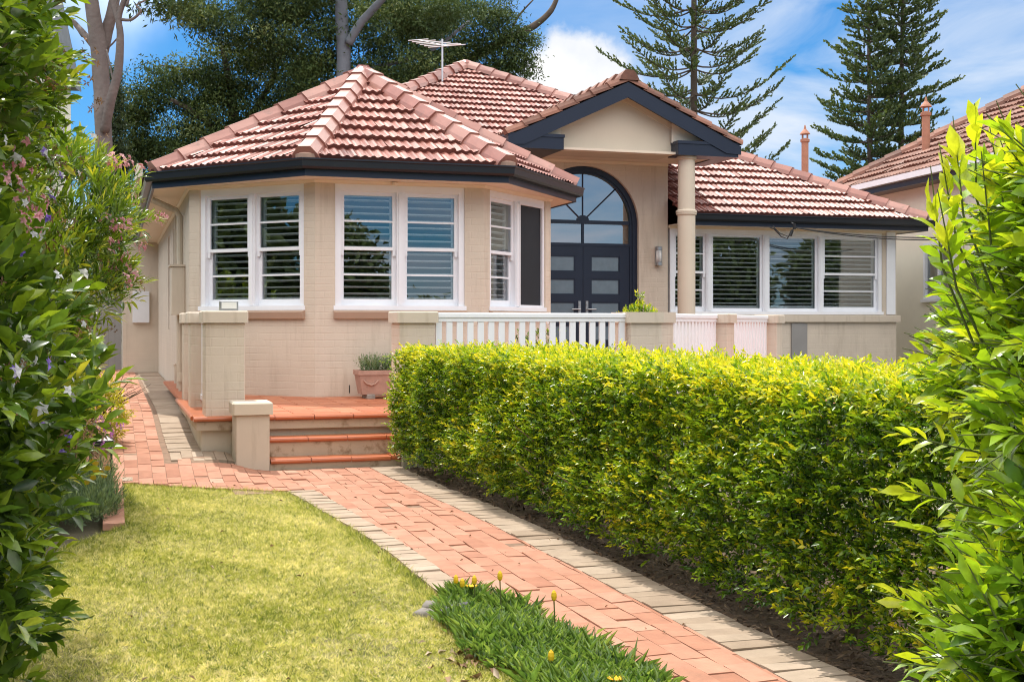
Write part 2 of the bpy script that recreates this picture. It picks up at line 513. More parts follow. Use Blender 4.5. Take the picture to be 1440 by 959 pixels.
leafmat('seed_brown', [(0.0, (0.10, 0.05, 0.02)), (1.0, (0.30, 0.15, 0.06))], trans=0.1, rough=0.7)


# ---------------------------------------------------------------- mesh helpers
class MB:
    def __init__(self):
        self.v, self.f, self.t = [], [], []

    def quad(self, a, b, c, d, t=0.5):
        i = len(self.v)
        self.v += [tuple(a), tuple(b), tuple(c), tuple(d)]
        self.f.append((i, i + 1, i + 2, i + 3)); self.t.append(t)

    def poly(self, pts, t=0.5):
        i = len(self.v)
        self.v += [tuple(p) for p in pts]
        self.f.append(tuple(range(i, i + len(pts)))); self.t.append(t)

    def prism(self, pts, z0, z1, t=0.5, bottom=True):
        """pts: list of (x, y) counter-clockwise"""
        n = len(pts)
        a = sum(pts[i][0] * pts[(i + 1) % n][1] - pts[(i + 1) % n][0] * pts[i][1] for i in range(n))
        if a < 0:
            pts = pts[::-1]
        i = len(self.v)
        zf = (lambda z, k: z[k] if isinstance(z, (list, tuple)) else z)
        self.v += [(p[0], p[1], zf(z0, k)) for k, p in enumerate(pts)] + [(p[0], p[1], zf(z1, k)) for k, p in enumerate(pts)]
        self.f.append(tuple(range(i + n, i + 2 * n))); self.t.append(t)
        if bottom:
            self.f.append(tuple(range(i + n - 1, i - 1, -1))); self.t.append(t)
        for k in range(n):
            k2 = (k + 1) % n
            self.f.append((i + k, i + k2, i + n + k2, i + n + k)); self.t.append(t)

    def box(self, x0, x1, y0, y1, z0, z1, t=0.5):
        self.prism([(x0, y0), (x1, y0), (x1, y1), (x0, y1)], z0, z1, t)

    def bbox(self, x0, x1, y0, y1, z0, z1, r=0.01, t=0.5):
        """box with chamfered vertical edges and top"""
        p = [(x0 + r, y0), (x1 - r, y0), (x1, y0 + r), (x1, y1 - r), (x1 - r, y1), (x0 + r, y1), (x0, y1 - r), (x0, y0 + r)]
        q = [(min(max(a, x0 + r), x1 - r), min(max(b, y0 + r), y1 - r)) for a, b in p]
        i = len(self.v)
        n = 8
        self.v += [(a, b, z0) for a, b in p] + [(a, b, z1 - r) for a, b in p] + [(a, b, z1) for a, b in q]
        for k in range(n):
            k2 = (k + 1) % n
            self.f.append((i + k, i + k2, i + n + k2, i + n + k)); self.t.append(t)
            self.f.append((i + n + k, i + n + k2, i + 2 * n + k2, i + 2 * n + k)); self.t.append(t)
        self.f.append(tuple(range(i + 2 * n, i + 3 * n))); self.t.append(t)
        self.f.append(tuple(range(i + n - 1, i - 1, -1))); self.t.append(t)

    def tube(self, pts, rad, sides=8, t=0.5, cap=True):
        pts = [Vector(p) for p in pts]
        n = len(pts)
        if not isinstance(rad, (list, tuple)):
            rad = [rad] * n
        up = Vector((0, 0, 1))
        i0 = len(self.v)
        prev = None
        for k, p in enumerate(pts):
            d = (pts[min(k + 1, n - 1)] - pts[max(k - 1, 0)]).normalized()
            if prev is None:
                a = d.cross(up)
                if a.length < 0.05:
                    a = d.cross(Vector((1, 0, 0)))
                a.normalize()
            else:
                a = (prev - d * prev.dot(d)).normalized()
            prev = a
            b = d.cross(a)
            for s in range(sides):
                an = 2 * math.pi * s / sides
                self.v.append(tuple(p + (a * math.cos(an) + b * math.sin(an)) * rad[k]))
        for k in range(n - 1):
            for s in range(sides):
                s2 = (s + 1) % sides
                self.f.append((i0 + k * sides + s, i0 + k * sides + s2, i0 + (k + 1) * sides + s2, i0 + (k + 1) * sides + s)); self.t.append(t)
        if cap:
            self.f.append(tuple(i0 + s for s in range(sides - 1, -1, -1))); self.t.append(t)
            self.f.append(tuple(i0 + (n - 1) * sides + s for s in range(sides))); self.t.append(t)

    def lathe(self, cx, cy, prof, sides=20, t=0.5):
        """prof: list of (radius, z)"""
        i0 = len(self.v)
        for r, z in prof:
            for s in range(sides):
                an = 2 * math.pi * s / sides
                self.v.append((cx + r * math.cos(an), cy + r * math.sin(an), z))
        for k in range(len(prof) - 1):
            for s in range(sides):
                s2 = (s + 1) % sides
                self.f.append((i0 + k * sides + s, i0 + k * sides + s2, i0 + (k + 1) * sides + s2, i0 + (k + 1) * sides + s)); self.t.append(t)
        self.f.append(tuple(i0 + s for s in range(sides - 1, -1, -1))); self.t.append(t)
        k = (len(prof) - 1) * sides
        self.f.append(tuple(i0 + k + s for s in range(sides))); self.t.append(t)

    def sweep(self, path, prof, side=1, t=0.5, close=True):
        """carry a section [(outward, z)] along a 2-D path with mitred corners; side=+1: outward is to the right of travel"""
        n = len(path)
        nor = []
        for k in range(n - 1):
            dx, dy = path[k + 1][0] - path[k][0], path[k + 1][1] - path[k][1]
            l = math.hypot(dx, dy)
            nor.append((dy / l * side, -dx / l * side))
        i0 = len(self.v)
        m = len(prof)
        for k in range(n):
            if k == 0:
                nx, ny = nor[0]
            elif k == n - 1:
                nx, ny = nor[-1]
            else:
                a, b = nor[k - 1], nor[k]
                s = 1 + a[0] * b[0] + a[1] * b[1]
                nx, ny = (a[0] + b[0]) / s, (a[1] + b[1]) / s
            for o, z in prof:
                self.v.append((path[k][0] + nx * o, path[k][1] + ny * o, z))
        rng = range(m) if close else range(m - 1)
        for k in range(n - 1):
            for j in rng:
                j2 = (j + 1) % m
                self.f.append((i0 + k * m + j, i0 + k * m + j2, i0 + (k + 1) * m + j2, i0 + (k + 1) * m + j)); self.t.append(t)
        if close:
            self.f.append(tuple(i0 + j for j in range(m - 1, -1, -1))); self.t.append(t)
            self.f.append(tuple(i0 + (n - 1) * m + j for j in range(m))); self.t.append(t)

    def build(self, name, mat, parent=None, o=(0, 0, 0), smooth=False):
        me = bpy.data.meshes.new(name)
        ox, oy, oz = o
        me.from_pydata([(x - ox, y - oy, z - oz) for x, y, z in self.v], [], self.f)
        uvl = me.uv_layers.new(name='UVMap')
        nl = len(me.loops)
        nrm = np.zeros(len(me.polygons) * 3); me.polygons.foreach_get('normal', nrm); nrm = nrm.reshape(-1, 3)
        lt = np.zeros(len(me.polygons), dtype=np.int32); me.polygons.foreach_get('loop_total', lt)
        vi = np.zeros(nl, dtype=np.int32); me.loops.foreach_get('vertex_index', vi)
        P = np.array(self.v)[vi]
        nn = np.repeat(nrm, lt, axis=0)
        flat = np.abs(nn[:, 2]) > 0.75
        tx, ty = -nn[:, 1], nn[:, 0]
        ln = np.maximum(np.hypot(tx, ty), 1e-6)
        uu = np.where(flat, P[:, 0], (P[:, 0] * tx + P[:, 1] * ty) / ln)
        vv = np.where(flat, P[:, 1], P[:, 2])
        uvl.data.foreach_set('uv', np.stack([uu, vv], 1).ravel())
        at = me.attributes.new('tone', 'FLOAT', 'FACE')
        at.data.foreach_set('value', np.array(self.t, dtype=np.float32))
        if smooth:
            me.polygons.foreach_set('use_smooth', np.ones(len(me.polygons), dtype=bool))
        me.materials.append(MATS[mat])
        ob = bpy.data.objects.new(name, me)
        C.objects.link(ob)
        if parent:
            ob.parent = parent
        return ob


def tag(o, label=None, cat=None, group=None, kind=None):
    if label: o['label'] = label
    if cat: o['category'] = cat
    if group: o['group'] = group
    if kind: o['kind'] = kind
    return o


def thing(name, label, cat, loc=(0, 0, 0), rot=0.0, group=None):
    o = bpy.data.objects.new(name, None)
    o.empty_display_size = 0.2
    C.objects.link(o)
    o.location = loc
    o.rotation_euler = (0, 0, rot)
    return tag(o, label, cat, group)


def place(o, loc, rot=0.0):
    o.location = loc
    o.rotation_euler = (0, 0, rot)
    return o


def dup(root, loc, rot, label=None):
    def rec(o, par):
        c = o.copy()
        C.objects.link(c)
        if par:
            c.parent = par
        for ch in list(o.children):
            rec(ch, c)
        return c
    r = rec(root, None)
    r.location = loc
    r.rotation_euler = (0, 0, rot)
    if label: r['label'] = label
    return r


def nrmz(a):
    return a / np.maximum(np.linalg.norm(a, axis=1, keepdims=True), 1e-9)


def leaves(name, P, D, Nn, Ln, Wd, tone, mat, shape='fold', parent=None, curl=0.12, o=(0, 0, 0)):
    """many leaf blades as one mesh: P base points, D directions, Nn facing, Ln/Wd sizes, tone = place on the colour ramp"""
    P = np.asarray(P, float) - np.array(o)
    D = nrmz(np.asarray(D, float))
    n = len(P)
    S = nrmz(np.cross(D, Nn))
    U = np.cross(S, D)
    Ln = np.broadcast_to(np.asarray(Ln, float), (n,))[:, None]
    Wd = np.broadcast_to(np.asarray(Wd, float), (n,))[:, None]
    tone = np.broadcast_to(np.asarray(tone, np.float32), (n,))
    if shape == 'blade':
        vs = np.stack([P - S * Wd * .5, P + S * Wd * .5, P + D * Ln + U * Ln * curl], 1)
        idx = np.array([0, 1, 2]); ls = [3]
    elif shape == 'fold':
        mid = P + D * Ln * .45 + U * Ln * curl * .35
        tip = P + D * Ln - U * Ln * curl
        vs = np.stack([P, mid - S * Wd * .5 + U * Wd * .16, tip, mid + S * Wd * .5 + U * Wd * .16], 1)
        idx = np.array([0, 2, 1, 0, 3, 2]); ls = [3, 3]
    elif shape == 'flat':
        mid = P + D * Ln * .5
        vs = np.stack([P, mid - S * Wd * .5, P + D * Ln, mid + S * Wd * .5], 1)
        idx = np.array([0, 3, 2, 1]); ls = [4]
    else:  # oval: eight points, folded along the midrib and drooping to the tip
        c = curl
        m1 = P + D * Ln * .30 + U * Ln * c * .25
        m2 = P + D * Ln * .66 + U * Ln * c * .05
        tip = P + D * Ln - U * Ln * c * .7
        f = .13
        vs = np.stack([P, m1 - S * Wd * .42 + U * Wd * f, m2 - S * Wd * .44 + U * Wd * f, tip,
                       m2 + S * Wd * .44 + U * Wd * f, m1 + S * Wd * .42 + U * Wd * f, m1, m2], 1)
        idx = np.array([0, 6, 1, 6, 7, 2, 1, 7, 3, 2, 0, 5, 6, 5, 4, 7, 6, 4, 3, 7]); ls = [3, 4, 3, 3, 4, 3]
    k = vs.shape[1]
    V = vs.reshape(-1, 3)
    I = (np.arange(n)[:, None] * k + idx[None, :]).ravel().astype(np.int32)
    ls = np.array(ls)
    tot = np.tile(ls, n)
    st = np.concatenate([[0], np.cumsum(tot)[:-1]]).astype(np.int32)
    me = bpy.data.meshes.new(name)
    me.vertices.add(len(V)); me.vertices.foreach_set('co', V.astype(np.float32).ravel())
    me.loops.add(len(I)); me.loops.foreach_set('vertex_index', I)
    me.polygons.add(len(tot)); me.polygons.foreach_set('loop_start', st)
    me.update(calc_edges=True)
    at = me.attributes.new('tone', 'FLOAT', 'FACE')
    at.data.foreach_set('value', np.repeat(tone, len(ls)).astype(np.float32))
    me.materials.append(MATS[mat])
    ob = bpy.data.objects.new(name, me)
    C.objects.link(ob)
    if parent:
        ob.parent = parent
    return ob


def rdir(n):
    return nrmz(RNG.normal(size=(n, 3)))


def sprays(P, D, per, length, leaf_l, leaf_w, spread=0.9, up=0.3, tone=None, tip_bonus=0.25, jit=0.25):
    """leaf sprays: at each base P a twig runs along D; leaves sit alternately along it. Returns arrays for leaves() and twig ends"""
    n = len(P)
    D = nrmz(np.asarray(D, float))
    R = rdir(n)
    A = nrmz(np.cross(D, R))
    outP, outD, outN, outL, outW, outT = [], [], [], [], [], []
    length = np.broadcast_to(np.asarray(length, float), (n,))
    tone = np.full(n, .5) if tone is None else tone
    for k in range(per):
        f = (k + .5) / per
        side = 1 if k % 2 == 0 else -1
        base = P + D * (length * f)[:, None]
        ang = A * side + RNG.normal(size=(n, 3)) * jit
        d = nrmz(D * (0.35 + 0.9 * f) + ang * spread * (1.1 - f * .7) + np.array([0, 0, up]) * (.4))
        nn = nrmz(np.cross(np.cross(d, np.array([0, 0, 1.0]) + RNG.normal(size=(n, 3)) * .45), d))
        outP.append(base); outD.append(d); outN.append(nn)
        s = RNG.uniform(.7, 1.15, n) * (1.0 - .35 * abs(f - .55))
        outL.append(leaf_l * s); outW.append(leaf_w * s)
        outT.append(np.clip(tone + (f - .5) * tip_bonus * 2 + RNG.normal(size=n) * .08, 0, 1))
    return [np.concatenate(a) for a in (outP, outD, outN, outL, outW, outT)]

# ================================================================ ground, lawn, path
def interp(tab, x):
    xs = [a for a, b in tab]
    if x <= xs[0]: return tab[0][1]
    for (a, b), (c, d) in zip(tab, tab[1:]):
        if x <= c:
            return b + (d - b) * (x - a) / (c - a)
    return tab[-1][1]


RIN = [(-14, .12), (-8, .115), (-6.9, .11), (-5.6, .04), (-4.07, -.01), (-3.5, -.02)]
ROUT = [(-14, .39), (-6.5, .39), (-5.3, .31), (-3.7, .27), (-3.5, .27)]
LOUT = [(-14, -.78), (-8, -.78), (-7.2, -.81), (-6.44, -.87), (-5.04, -.99), (-4.9, -1.0)]
LIN = [(-14, -.60), (-8, -.62), (-6.5, -.68), (-5.12, -.76), (-4.9, -.79)]
LAWN_TOP = [(-3.0, -3.95), (-2.2, -4.08), (-1.9, -4.3), (-1.5, -4.62), (-1.2, -4.82), (-.99, -5.0)]   # u -> v

g = MB()
us = [-400, -60, -25] + [(-80 + i * 2.5) * .1 for i in range(0, 49)] + [5, 7, 10, 14, 20, 40, 100, 400]
vs = [-300, -60, -25] + [-14 + i * .35 for i in range(0, 52)] + [5, 7, 10, 14, 20, 40, 100, 600]
idx = {}
for i, u in enumerate(us):
    for j, v in enumerate(vs):
        idx[i, j] = len(g.v)
        g.v.append((u, v, gz(u, v) - .02))
for i in range(len(us) - 1):
    for j in range(len(vs) - 1):
        g.f.append((idx[i, j], idx[i + 1, j], idx[i + 1, j + 1], idx[i, j + 1])); g.t.append(.5)
o = g.build('ground', 'ground_earth')
tag(place(o, (OX, OY, 0), TH), kind='structure')


def lawn_right(v): return interp(LOUT, v) - .005
def lawn_left(v):
    return -2.27 if v > -6.3 else -2.27 - .38 * min(1, (-6.3 - v) / .8) - .25 * max(0, -7.1 - v) / 3


lb = MB()
rows = [-13.6 + i * .2 for i in range(43)] + [-5.02]
cols = 14
for a, b in zip(rows, rows[1:]):
    for k in range(cols):
        q = []
        for v, kk in ((a, k), (a, k + 1), (b, k + 1), (b, k)):
            l, r = lawn_left(v), lawn_right(v)
            u = l + (r - l) * kk / cols
            q.append((u, v, -.004 + .012 * math.sin(u * 5.1 + v * 2) * math.sin(v * 3.3) * .5 + .006))
        lb.quad(*q)
for k in range(cols):                      # the rounded top end of the lawn
    l, r = lawn_left(-5.02), lawn_right(-5.02)
    u0, u1 = l + (r - l) * k / cols, l + (r - l) * (k + 1) / cols
    lb.quad((u0, -5.02, .002), (u1, -5.02, .002), (u1, interp(LAWN_TOP, u1), .002), (u0, interp(LAWN_TOP, u0), .002))
o = lb.build('lawn', 'lawn_base', smooth=True)
tag(place(o, (OX, OY, 0), TH), kind='structure')


def in_lawn(u, v):
    if v < -5.02:
        return lawn_left(v) < u < lawn_right(v)
    return -2.27 < u < -.99 and v < interp(LAWN_TOP, u)


# --- pavers, each a block of its own inside one paving sheet
def clip_half(poly, a, b):
    """keep what lies to the left of a->b"""
    out = []
    def sd(p): return (b[0] - a[0]) * (p[1] - a[1]) - (b[1] - a[1]) * (p[0] - a[0])
    for k in range(len(poly)):
        p, q = poly[k], poly[(k + 1) % len(poly)]
        sp, sq = sd(p), sd(q)
        if sp >= 0: out.append(p)
        if sp * sq < 0:
            t = sp / (sp - sq)
            out.append((p[0] + (q[0] - p[0]) * t, p[1] + (q[1] - p[1]) * t))
    return out


def paver(mb, poly, top=0.03, tilt=.0025):
    if len(poly) < 3: return
    ar = abs(sum(poly[k][0] * poly[(k + 1) % len(poly)][1] - poly[(k + 1) % len(poly)][0] * poly[k][1] for k in range(len(poly)))) / 2
    if ar < .0008: return
    cx = sum(p[0] for p in poly) / len(poly); cy = sum(p[1] for p in poly) / len(poly)
    dz = random.gauss(0, .0026)
    tx, ty = random.gauss(0, tilt / .1), random.gauss(0, tilt / .1)
    zt = [gz(p[0], p[1]) + top + dz + (p[0] - cx) * tx * .6 + (p[1] - cy) * ty * .6 for p in poly]
    zb = [gz(p[0], p[1]) - .01 for p in poly]
    mb.prism(poly, zb, zt, t=min(1, max(0, random.gauss(.5, .17))), bottom=False)


PT = 0.022            # paver tops above the soil
red = MB()
bw, bl, gap = .118, .236, .004
k = 0
uu = -2.62
while uu < .15:
    v0 = -13.6 + (.15 if k % 2 else 0) + random.uniform(-.01, .01)
    while v0 < 15:
        p = [(uu + gap / 2, v0 + gap / 2), (uu + bw - gap / 2, v0 + gap / 2), (uu + bw - gap / 2, v0 + bl - gap / 2), (uu + gap / 2, v0 + bl - gap / 2)]
        cu, cv = uu + bw / 2, v0 + bl / 2
        v0 += bl
        if cv > -3.35 and cu < -1.5:
            p = clip_half(p, (-1.86, -5), (-1.86, 20))
        elif cv > -4.9:
            if cu > -1.5: p = clip_half(p, (3, -3.475), (-3, -3.475)) if len(p) else p
            p = [q for q in p]
            for (a, b), (c, d) in zip(LAWN_TOP, LAWN_TOP[1:]):
                if a - .1 < cu < c + .1 and p and (cu - a) * (cu - c) <= 0:
                    p = clip_half(p, (a, b), (c, d))
            if cv < -3.3 and p: p = clip_half(p, (interp(RIN, cv - .3), cv - .3), (interp(RIN, cv + .3), cv + .3))
        if cv <= -4.9 and p:
            p = clip_half(p, (interp(RIN, cv - .3), cv - .3), (interp(RIN, cv + .3), cv + .3))
            if p: p = clip_half(p, (interp(LIN, cv + .3), cv + .3), (interp(LIN, cv - .3), cv - .3))
            if p and cv > -5.2: p = [q for q in p]
        if p and cv > -3.35 and cu >= -1.86: p = []
        if p: paver(red, p, PT)
    uu += bw
    k += 1
# the brick edging beside the flower bed
v0 = -6.35
while v0 < -4.1:
    paver(red, [(-2.43, v0), (-2.285, v0), (-2.285, v0 + .295), (-2.43, v0 + .295)], PT + .012)
    v0 += .3
o = red.build('brick_path', 'brick_red')
tag(place(o, (OX, OY, 0), TH), kind='structure')

tan = MB()
def soldier(inner, outer, v_from, v_to, w, g=.005):
    v = v_from
    while v < v_to:
        ww = w * random.uniform(.93, 1.05)
        a, b = v + g / 2, v + ww - g / 2
        paver(tan, [(interp(inner, a) + .003, a), (interp(outer, a), a), (interp(outer, b), b), (interp(inner, b) + .003, b)], PT + .003)
        v += ww
soldier(RIN, ROUT, -13.6, -3.52, .118)
soldier(LOUT, LIN, -13.6, -5.0, .105)
v = -2.95
while v < 14:                               # pale strip at the foot of the side wall
    ww = (.1 if v < -1.2 else .42) * random.uniform(.9, 1.1)
    paver(tan, [(-1.855, v + .003), (-1.425, v + .003), (-1.425, v + ww - .003), (-1.855, v + ww - .003)], PT + .003)
    v += ww
u = -1.85
while u < -1.27:                            # and in front of the porch corner
    paver(tan, [(u, -3.36), (u + .098, -3.36), (u + .098, -2.97), (u, -2.97)], PT + .002)
    u += .102
paver(tan, [(-2.62, -4.02), (-2.2, -4.02), (-2.2, -3.9), (-2.62, -3.9)], PT + .006)
o = tan.build('path_border', 'brick_tan')
tag(place(o, (OX, OY, 0), TH), kind='structure')
js = MB()
for a in range(0, 40):
    va = -13.6 + a * .25; vb = va + .25
    if vb > -3.4: break
    js.quad((interp(LOUT, va), va, PT - .006), (interp(ROUT, va), va, PT - .006), (interp(ROUT, vb), vb, PT - .006), (interp(LOUT, vb), vb, PT - .006))
for a in range(0, 12):
    for vv in range(0, 76):
        u0 = -2.62 + a * .1; va = -3.98 + vv * .25
        u1, vb = u0 + .1, va + .25
        js.quad((u0, va, gz(u0, va) + PT - .0065), (u1, va, gz(u1, va) + PT - .0065), (u1, vb, gz(u1, vb) + PT - .0065), (u0, vb, gz(u0, vb) + PT - .0065))
js.quad((-1.42, -5.0, PT - .0062), (.27, -5.0, PT - .0062), (.27, -3.47, PT - .0062), (-1.42, -3.47, PT - .0062))
o = js.build('path_bedding', 'joint_sand')
tag(place(o, (OX, OY, 0), TH), kind='structure')

bed = MB()
for a in range(0, 42):
    va = -13.6 + a * .25; vb = va + .25
    bed.quad((interp(ROUT, va) + .0, va, .004), (2.4, va, .004), (2.4, vb, .004), (interp(ROUT, vb), vb, .004))
o = bed.build('garden_bed_soil', 'soil')
tag(place(o, (OX, OY, 0), TH), kind='structure')

# ================================================================ the house
EAVE, PITCH, OV = 3.36, .543, .45
V0 = 5.3                                     # plane of the entry and the right wing
MU0, MU1 = -1.864, 12.40                     # eaves left and right
MV0 = V0 - OV
RR = (MU1 - MU0) / 2
AU, AV, AZ = (MU0 + MU1) / 2, MV0 + RR, EAVE + RR * PITCH
house = thing('house', 'single-storey beige house with red tiled hip roof and navy trim', 'house', W(0, 0, 0), TH)


def wall_run(mb, p0, p1, z0, z1, th, openings=(), dz=.0):
    """straight wall from p0 to p1 (outer face to the right of travel), openings = (s0, s1, za, zb)"""
    dx, dy = p1[0] - p0[0], p1[1] - p0[1]
    L_ = math.hypot(dx, dy); dx /= L_; dy /= L_
    nx, ny = -dy, dx                         # inwards
    def blk(s0, s1, a, b):
        if s1 - s0 < 1e-4 or b - a < 1e-4: return
        P = [(p0[0] + dx * s + nx * t, p0[1] + dy * s + ny * t) for s, t in ((s0, 0), (s1, 0), (s1, th), (s0, th))]
        mb.prism(P, a, b)
    s = 0
    for (a, b, za, zb) in sorted(openings):
        blk(s, a, z0, z1)
        blk(a, b, z0, za)
        blk(a, b, zb, z1)
        s = b
    blk(s, L_, z0, z1)


WT = .24
Z1 = 3.17
WIN_Z0, WIN_Z1 = 1.572, 3.13
cl = MB()
cl.box(3.75, 11.7, V0 + .32, V0 + 4.45, 3.18, 3.2)
cl.box(-1.1, 3.5, 1.6, 12, 3.18, 3.2); cl.box(.05, 2.1, .3, 1.59, 3.18, 3.2)
cl.build('ceiling', 'dark_room', house)
w = MB()
A_, B_, C_, D_ = (-1.414, 1.414), (0, 0), (2.156, 0), (3.57, 1.414)
LD = 2.0
wl = 1.66
op = lambda L_: [((L_ - wl) / 2, (L_ + wl) / 2, WIN_Z0, WIN_Z1)]
wall_run(w, A_, B_, 0, Z1, WT, op(LD))
wall_run(w, B_, C_, 0, Z1, WT, op(2.156))
wall_run(w, C_, D_, 0, Z1, WT, op(LD))
w.build('wall', 'wall_paint', house)
w = MB()
wall_run(w, (-1.414, 19), A_, 0, Z1, WT, [(19 - 5.9, 19 - 5.0, 1.6, 2.95), (19 - 8.0, 19 - 7.3, 1.3, 2.95)])
w.box(-2.15, -1.414, 13.0, 17.0, 0, Z1 - .005)               # the projecting back room
w.build('wall', 'wall_paint', house)
w = MB()
wall_run(w, D_, (3.57, V0), 0, Z1, WT)
wall_run(w, (MU1 - .45, V0 + .002), (MU1 - .45, 19), 0, Z1, WT)
w.box(-1.2, MU1 - .6, 18.7, 18.95, 0, Z1)
w.build('wall', 'wall_paint', house)
w = MB()
w.box(-1.17, 11.7, V0 + 4.5, V0 + 4.6, 0, Z1 - .01); w.box(3.82, 11.7, V0 + .32, V0 + 4.45, .5, .52)
w.build('wall', 'dark_room', house)

# entry wall with its arched opening
AC, AR, AZ0 = 5.60, 1.0, 3.16
ew = MB()
FZ = .68
EL, ER, ET = 3.582, 7.20, 4.28
def arch_pts(r, z0=FZ, n=28):
    return [(AC - r, z0)] + [(AC - r * math.cos(math.pi * i / n), AZ0 + r * math.sin(math.pi * i / n)) for i in range(n + 1)] + [(AC + r, z0)]
ap = arch_pts(AR + .03)
for y, flip in ((V0, False), (V0 + .3, True)):
    def Q(*pts):
        pts = [(p[0], y, p[1]) for p in pts]
        ew.poly(pts[::-1] if flip else pts)
    Q((EL, 0), (ap[0][0], 0), (ap[0][0], ET), (EL, ET))
    Q((ap[-1][0], 0), (ER, 0), (ER, ET), (ap[-1][0], ET))
    Q((ap[0][0], 0), (ap[-1][0], 0), (ap[-1][0], FZ), (ap[0][0], FZ))
    for a, b in zip(ap[1:-1], ap[2:-1]):
        Q(a, b, (b[0], ET), (a[0], ET))
for a, b in zip(ap, ap[1:]):
    ew.quad((a[0], V0, a[1]), (a[0], V0 + .3, a[1]), (b[0], V0 + .3, b[1]), (b[0], V0, b[1]))
ew.quad((ER, V0, 0), (ER, V0 + .3, 0), (ER, V0 + .3, ET), (ER, V0, ET))
ew.box(ER - .24, ER - .001, V0 + .301, V0 + 2.3, 3.0, ET)
ew.build('wall', 'wall_paint', house)
cw = MB()
cw.box(EL + .02, ER - .02, V0 + .31, V0 + 2.6, 3.2, 4.28)
cw.build('wall', 'gable_paint', house)

# right wing wall and its window band
ww = MB()
RW0, RW1 = 7.212, MU1 - .38
RZ0, RZ1 = 1.575, 3.13
wall_run(ww, (RW0, V0), (RW1, V0), 0, Z1, WT, [(.0, 4.78, RZ0, RZ1)])
ww.build('wall', 'wall_paint', house)
s_ = MB()
s_.bbox(RW0, RW1 + .06, V0 - .07, V0 - .002, 1.43, RZ0 - .015, .012)
s_.build('window_sill', 'wall_paint_smooth', house)
gp = MB()
gp.box(9.72, 10.05, V0 - .035, V0 - .003, .2, 1.40)
gp.build('access_panel', 'grey_panel', house)


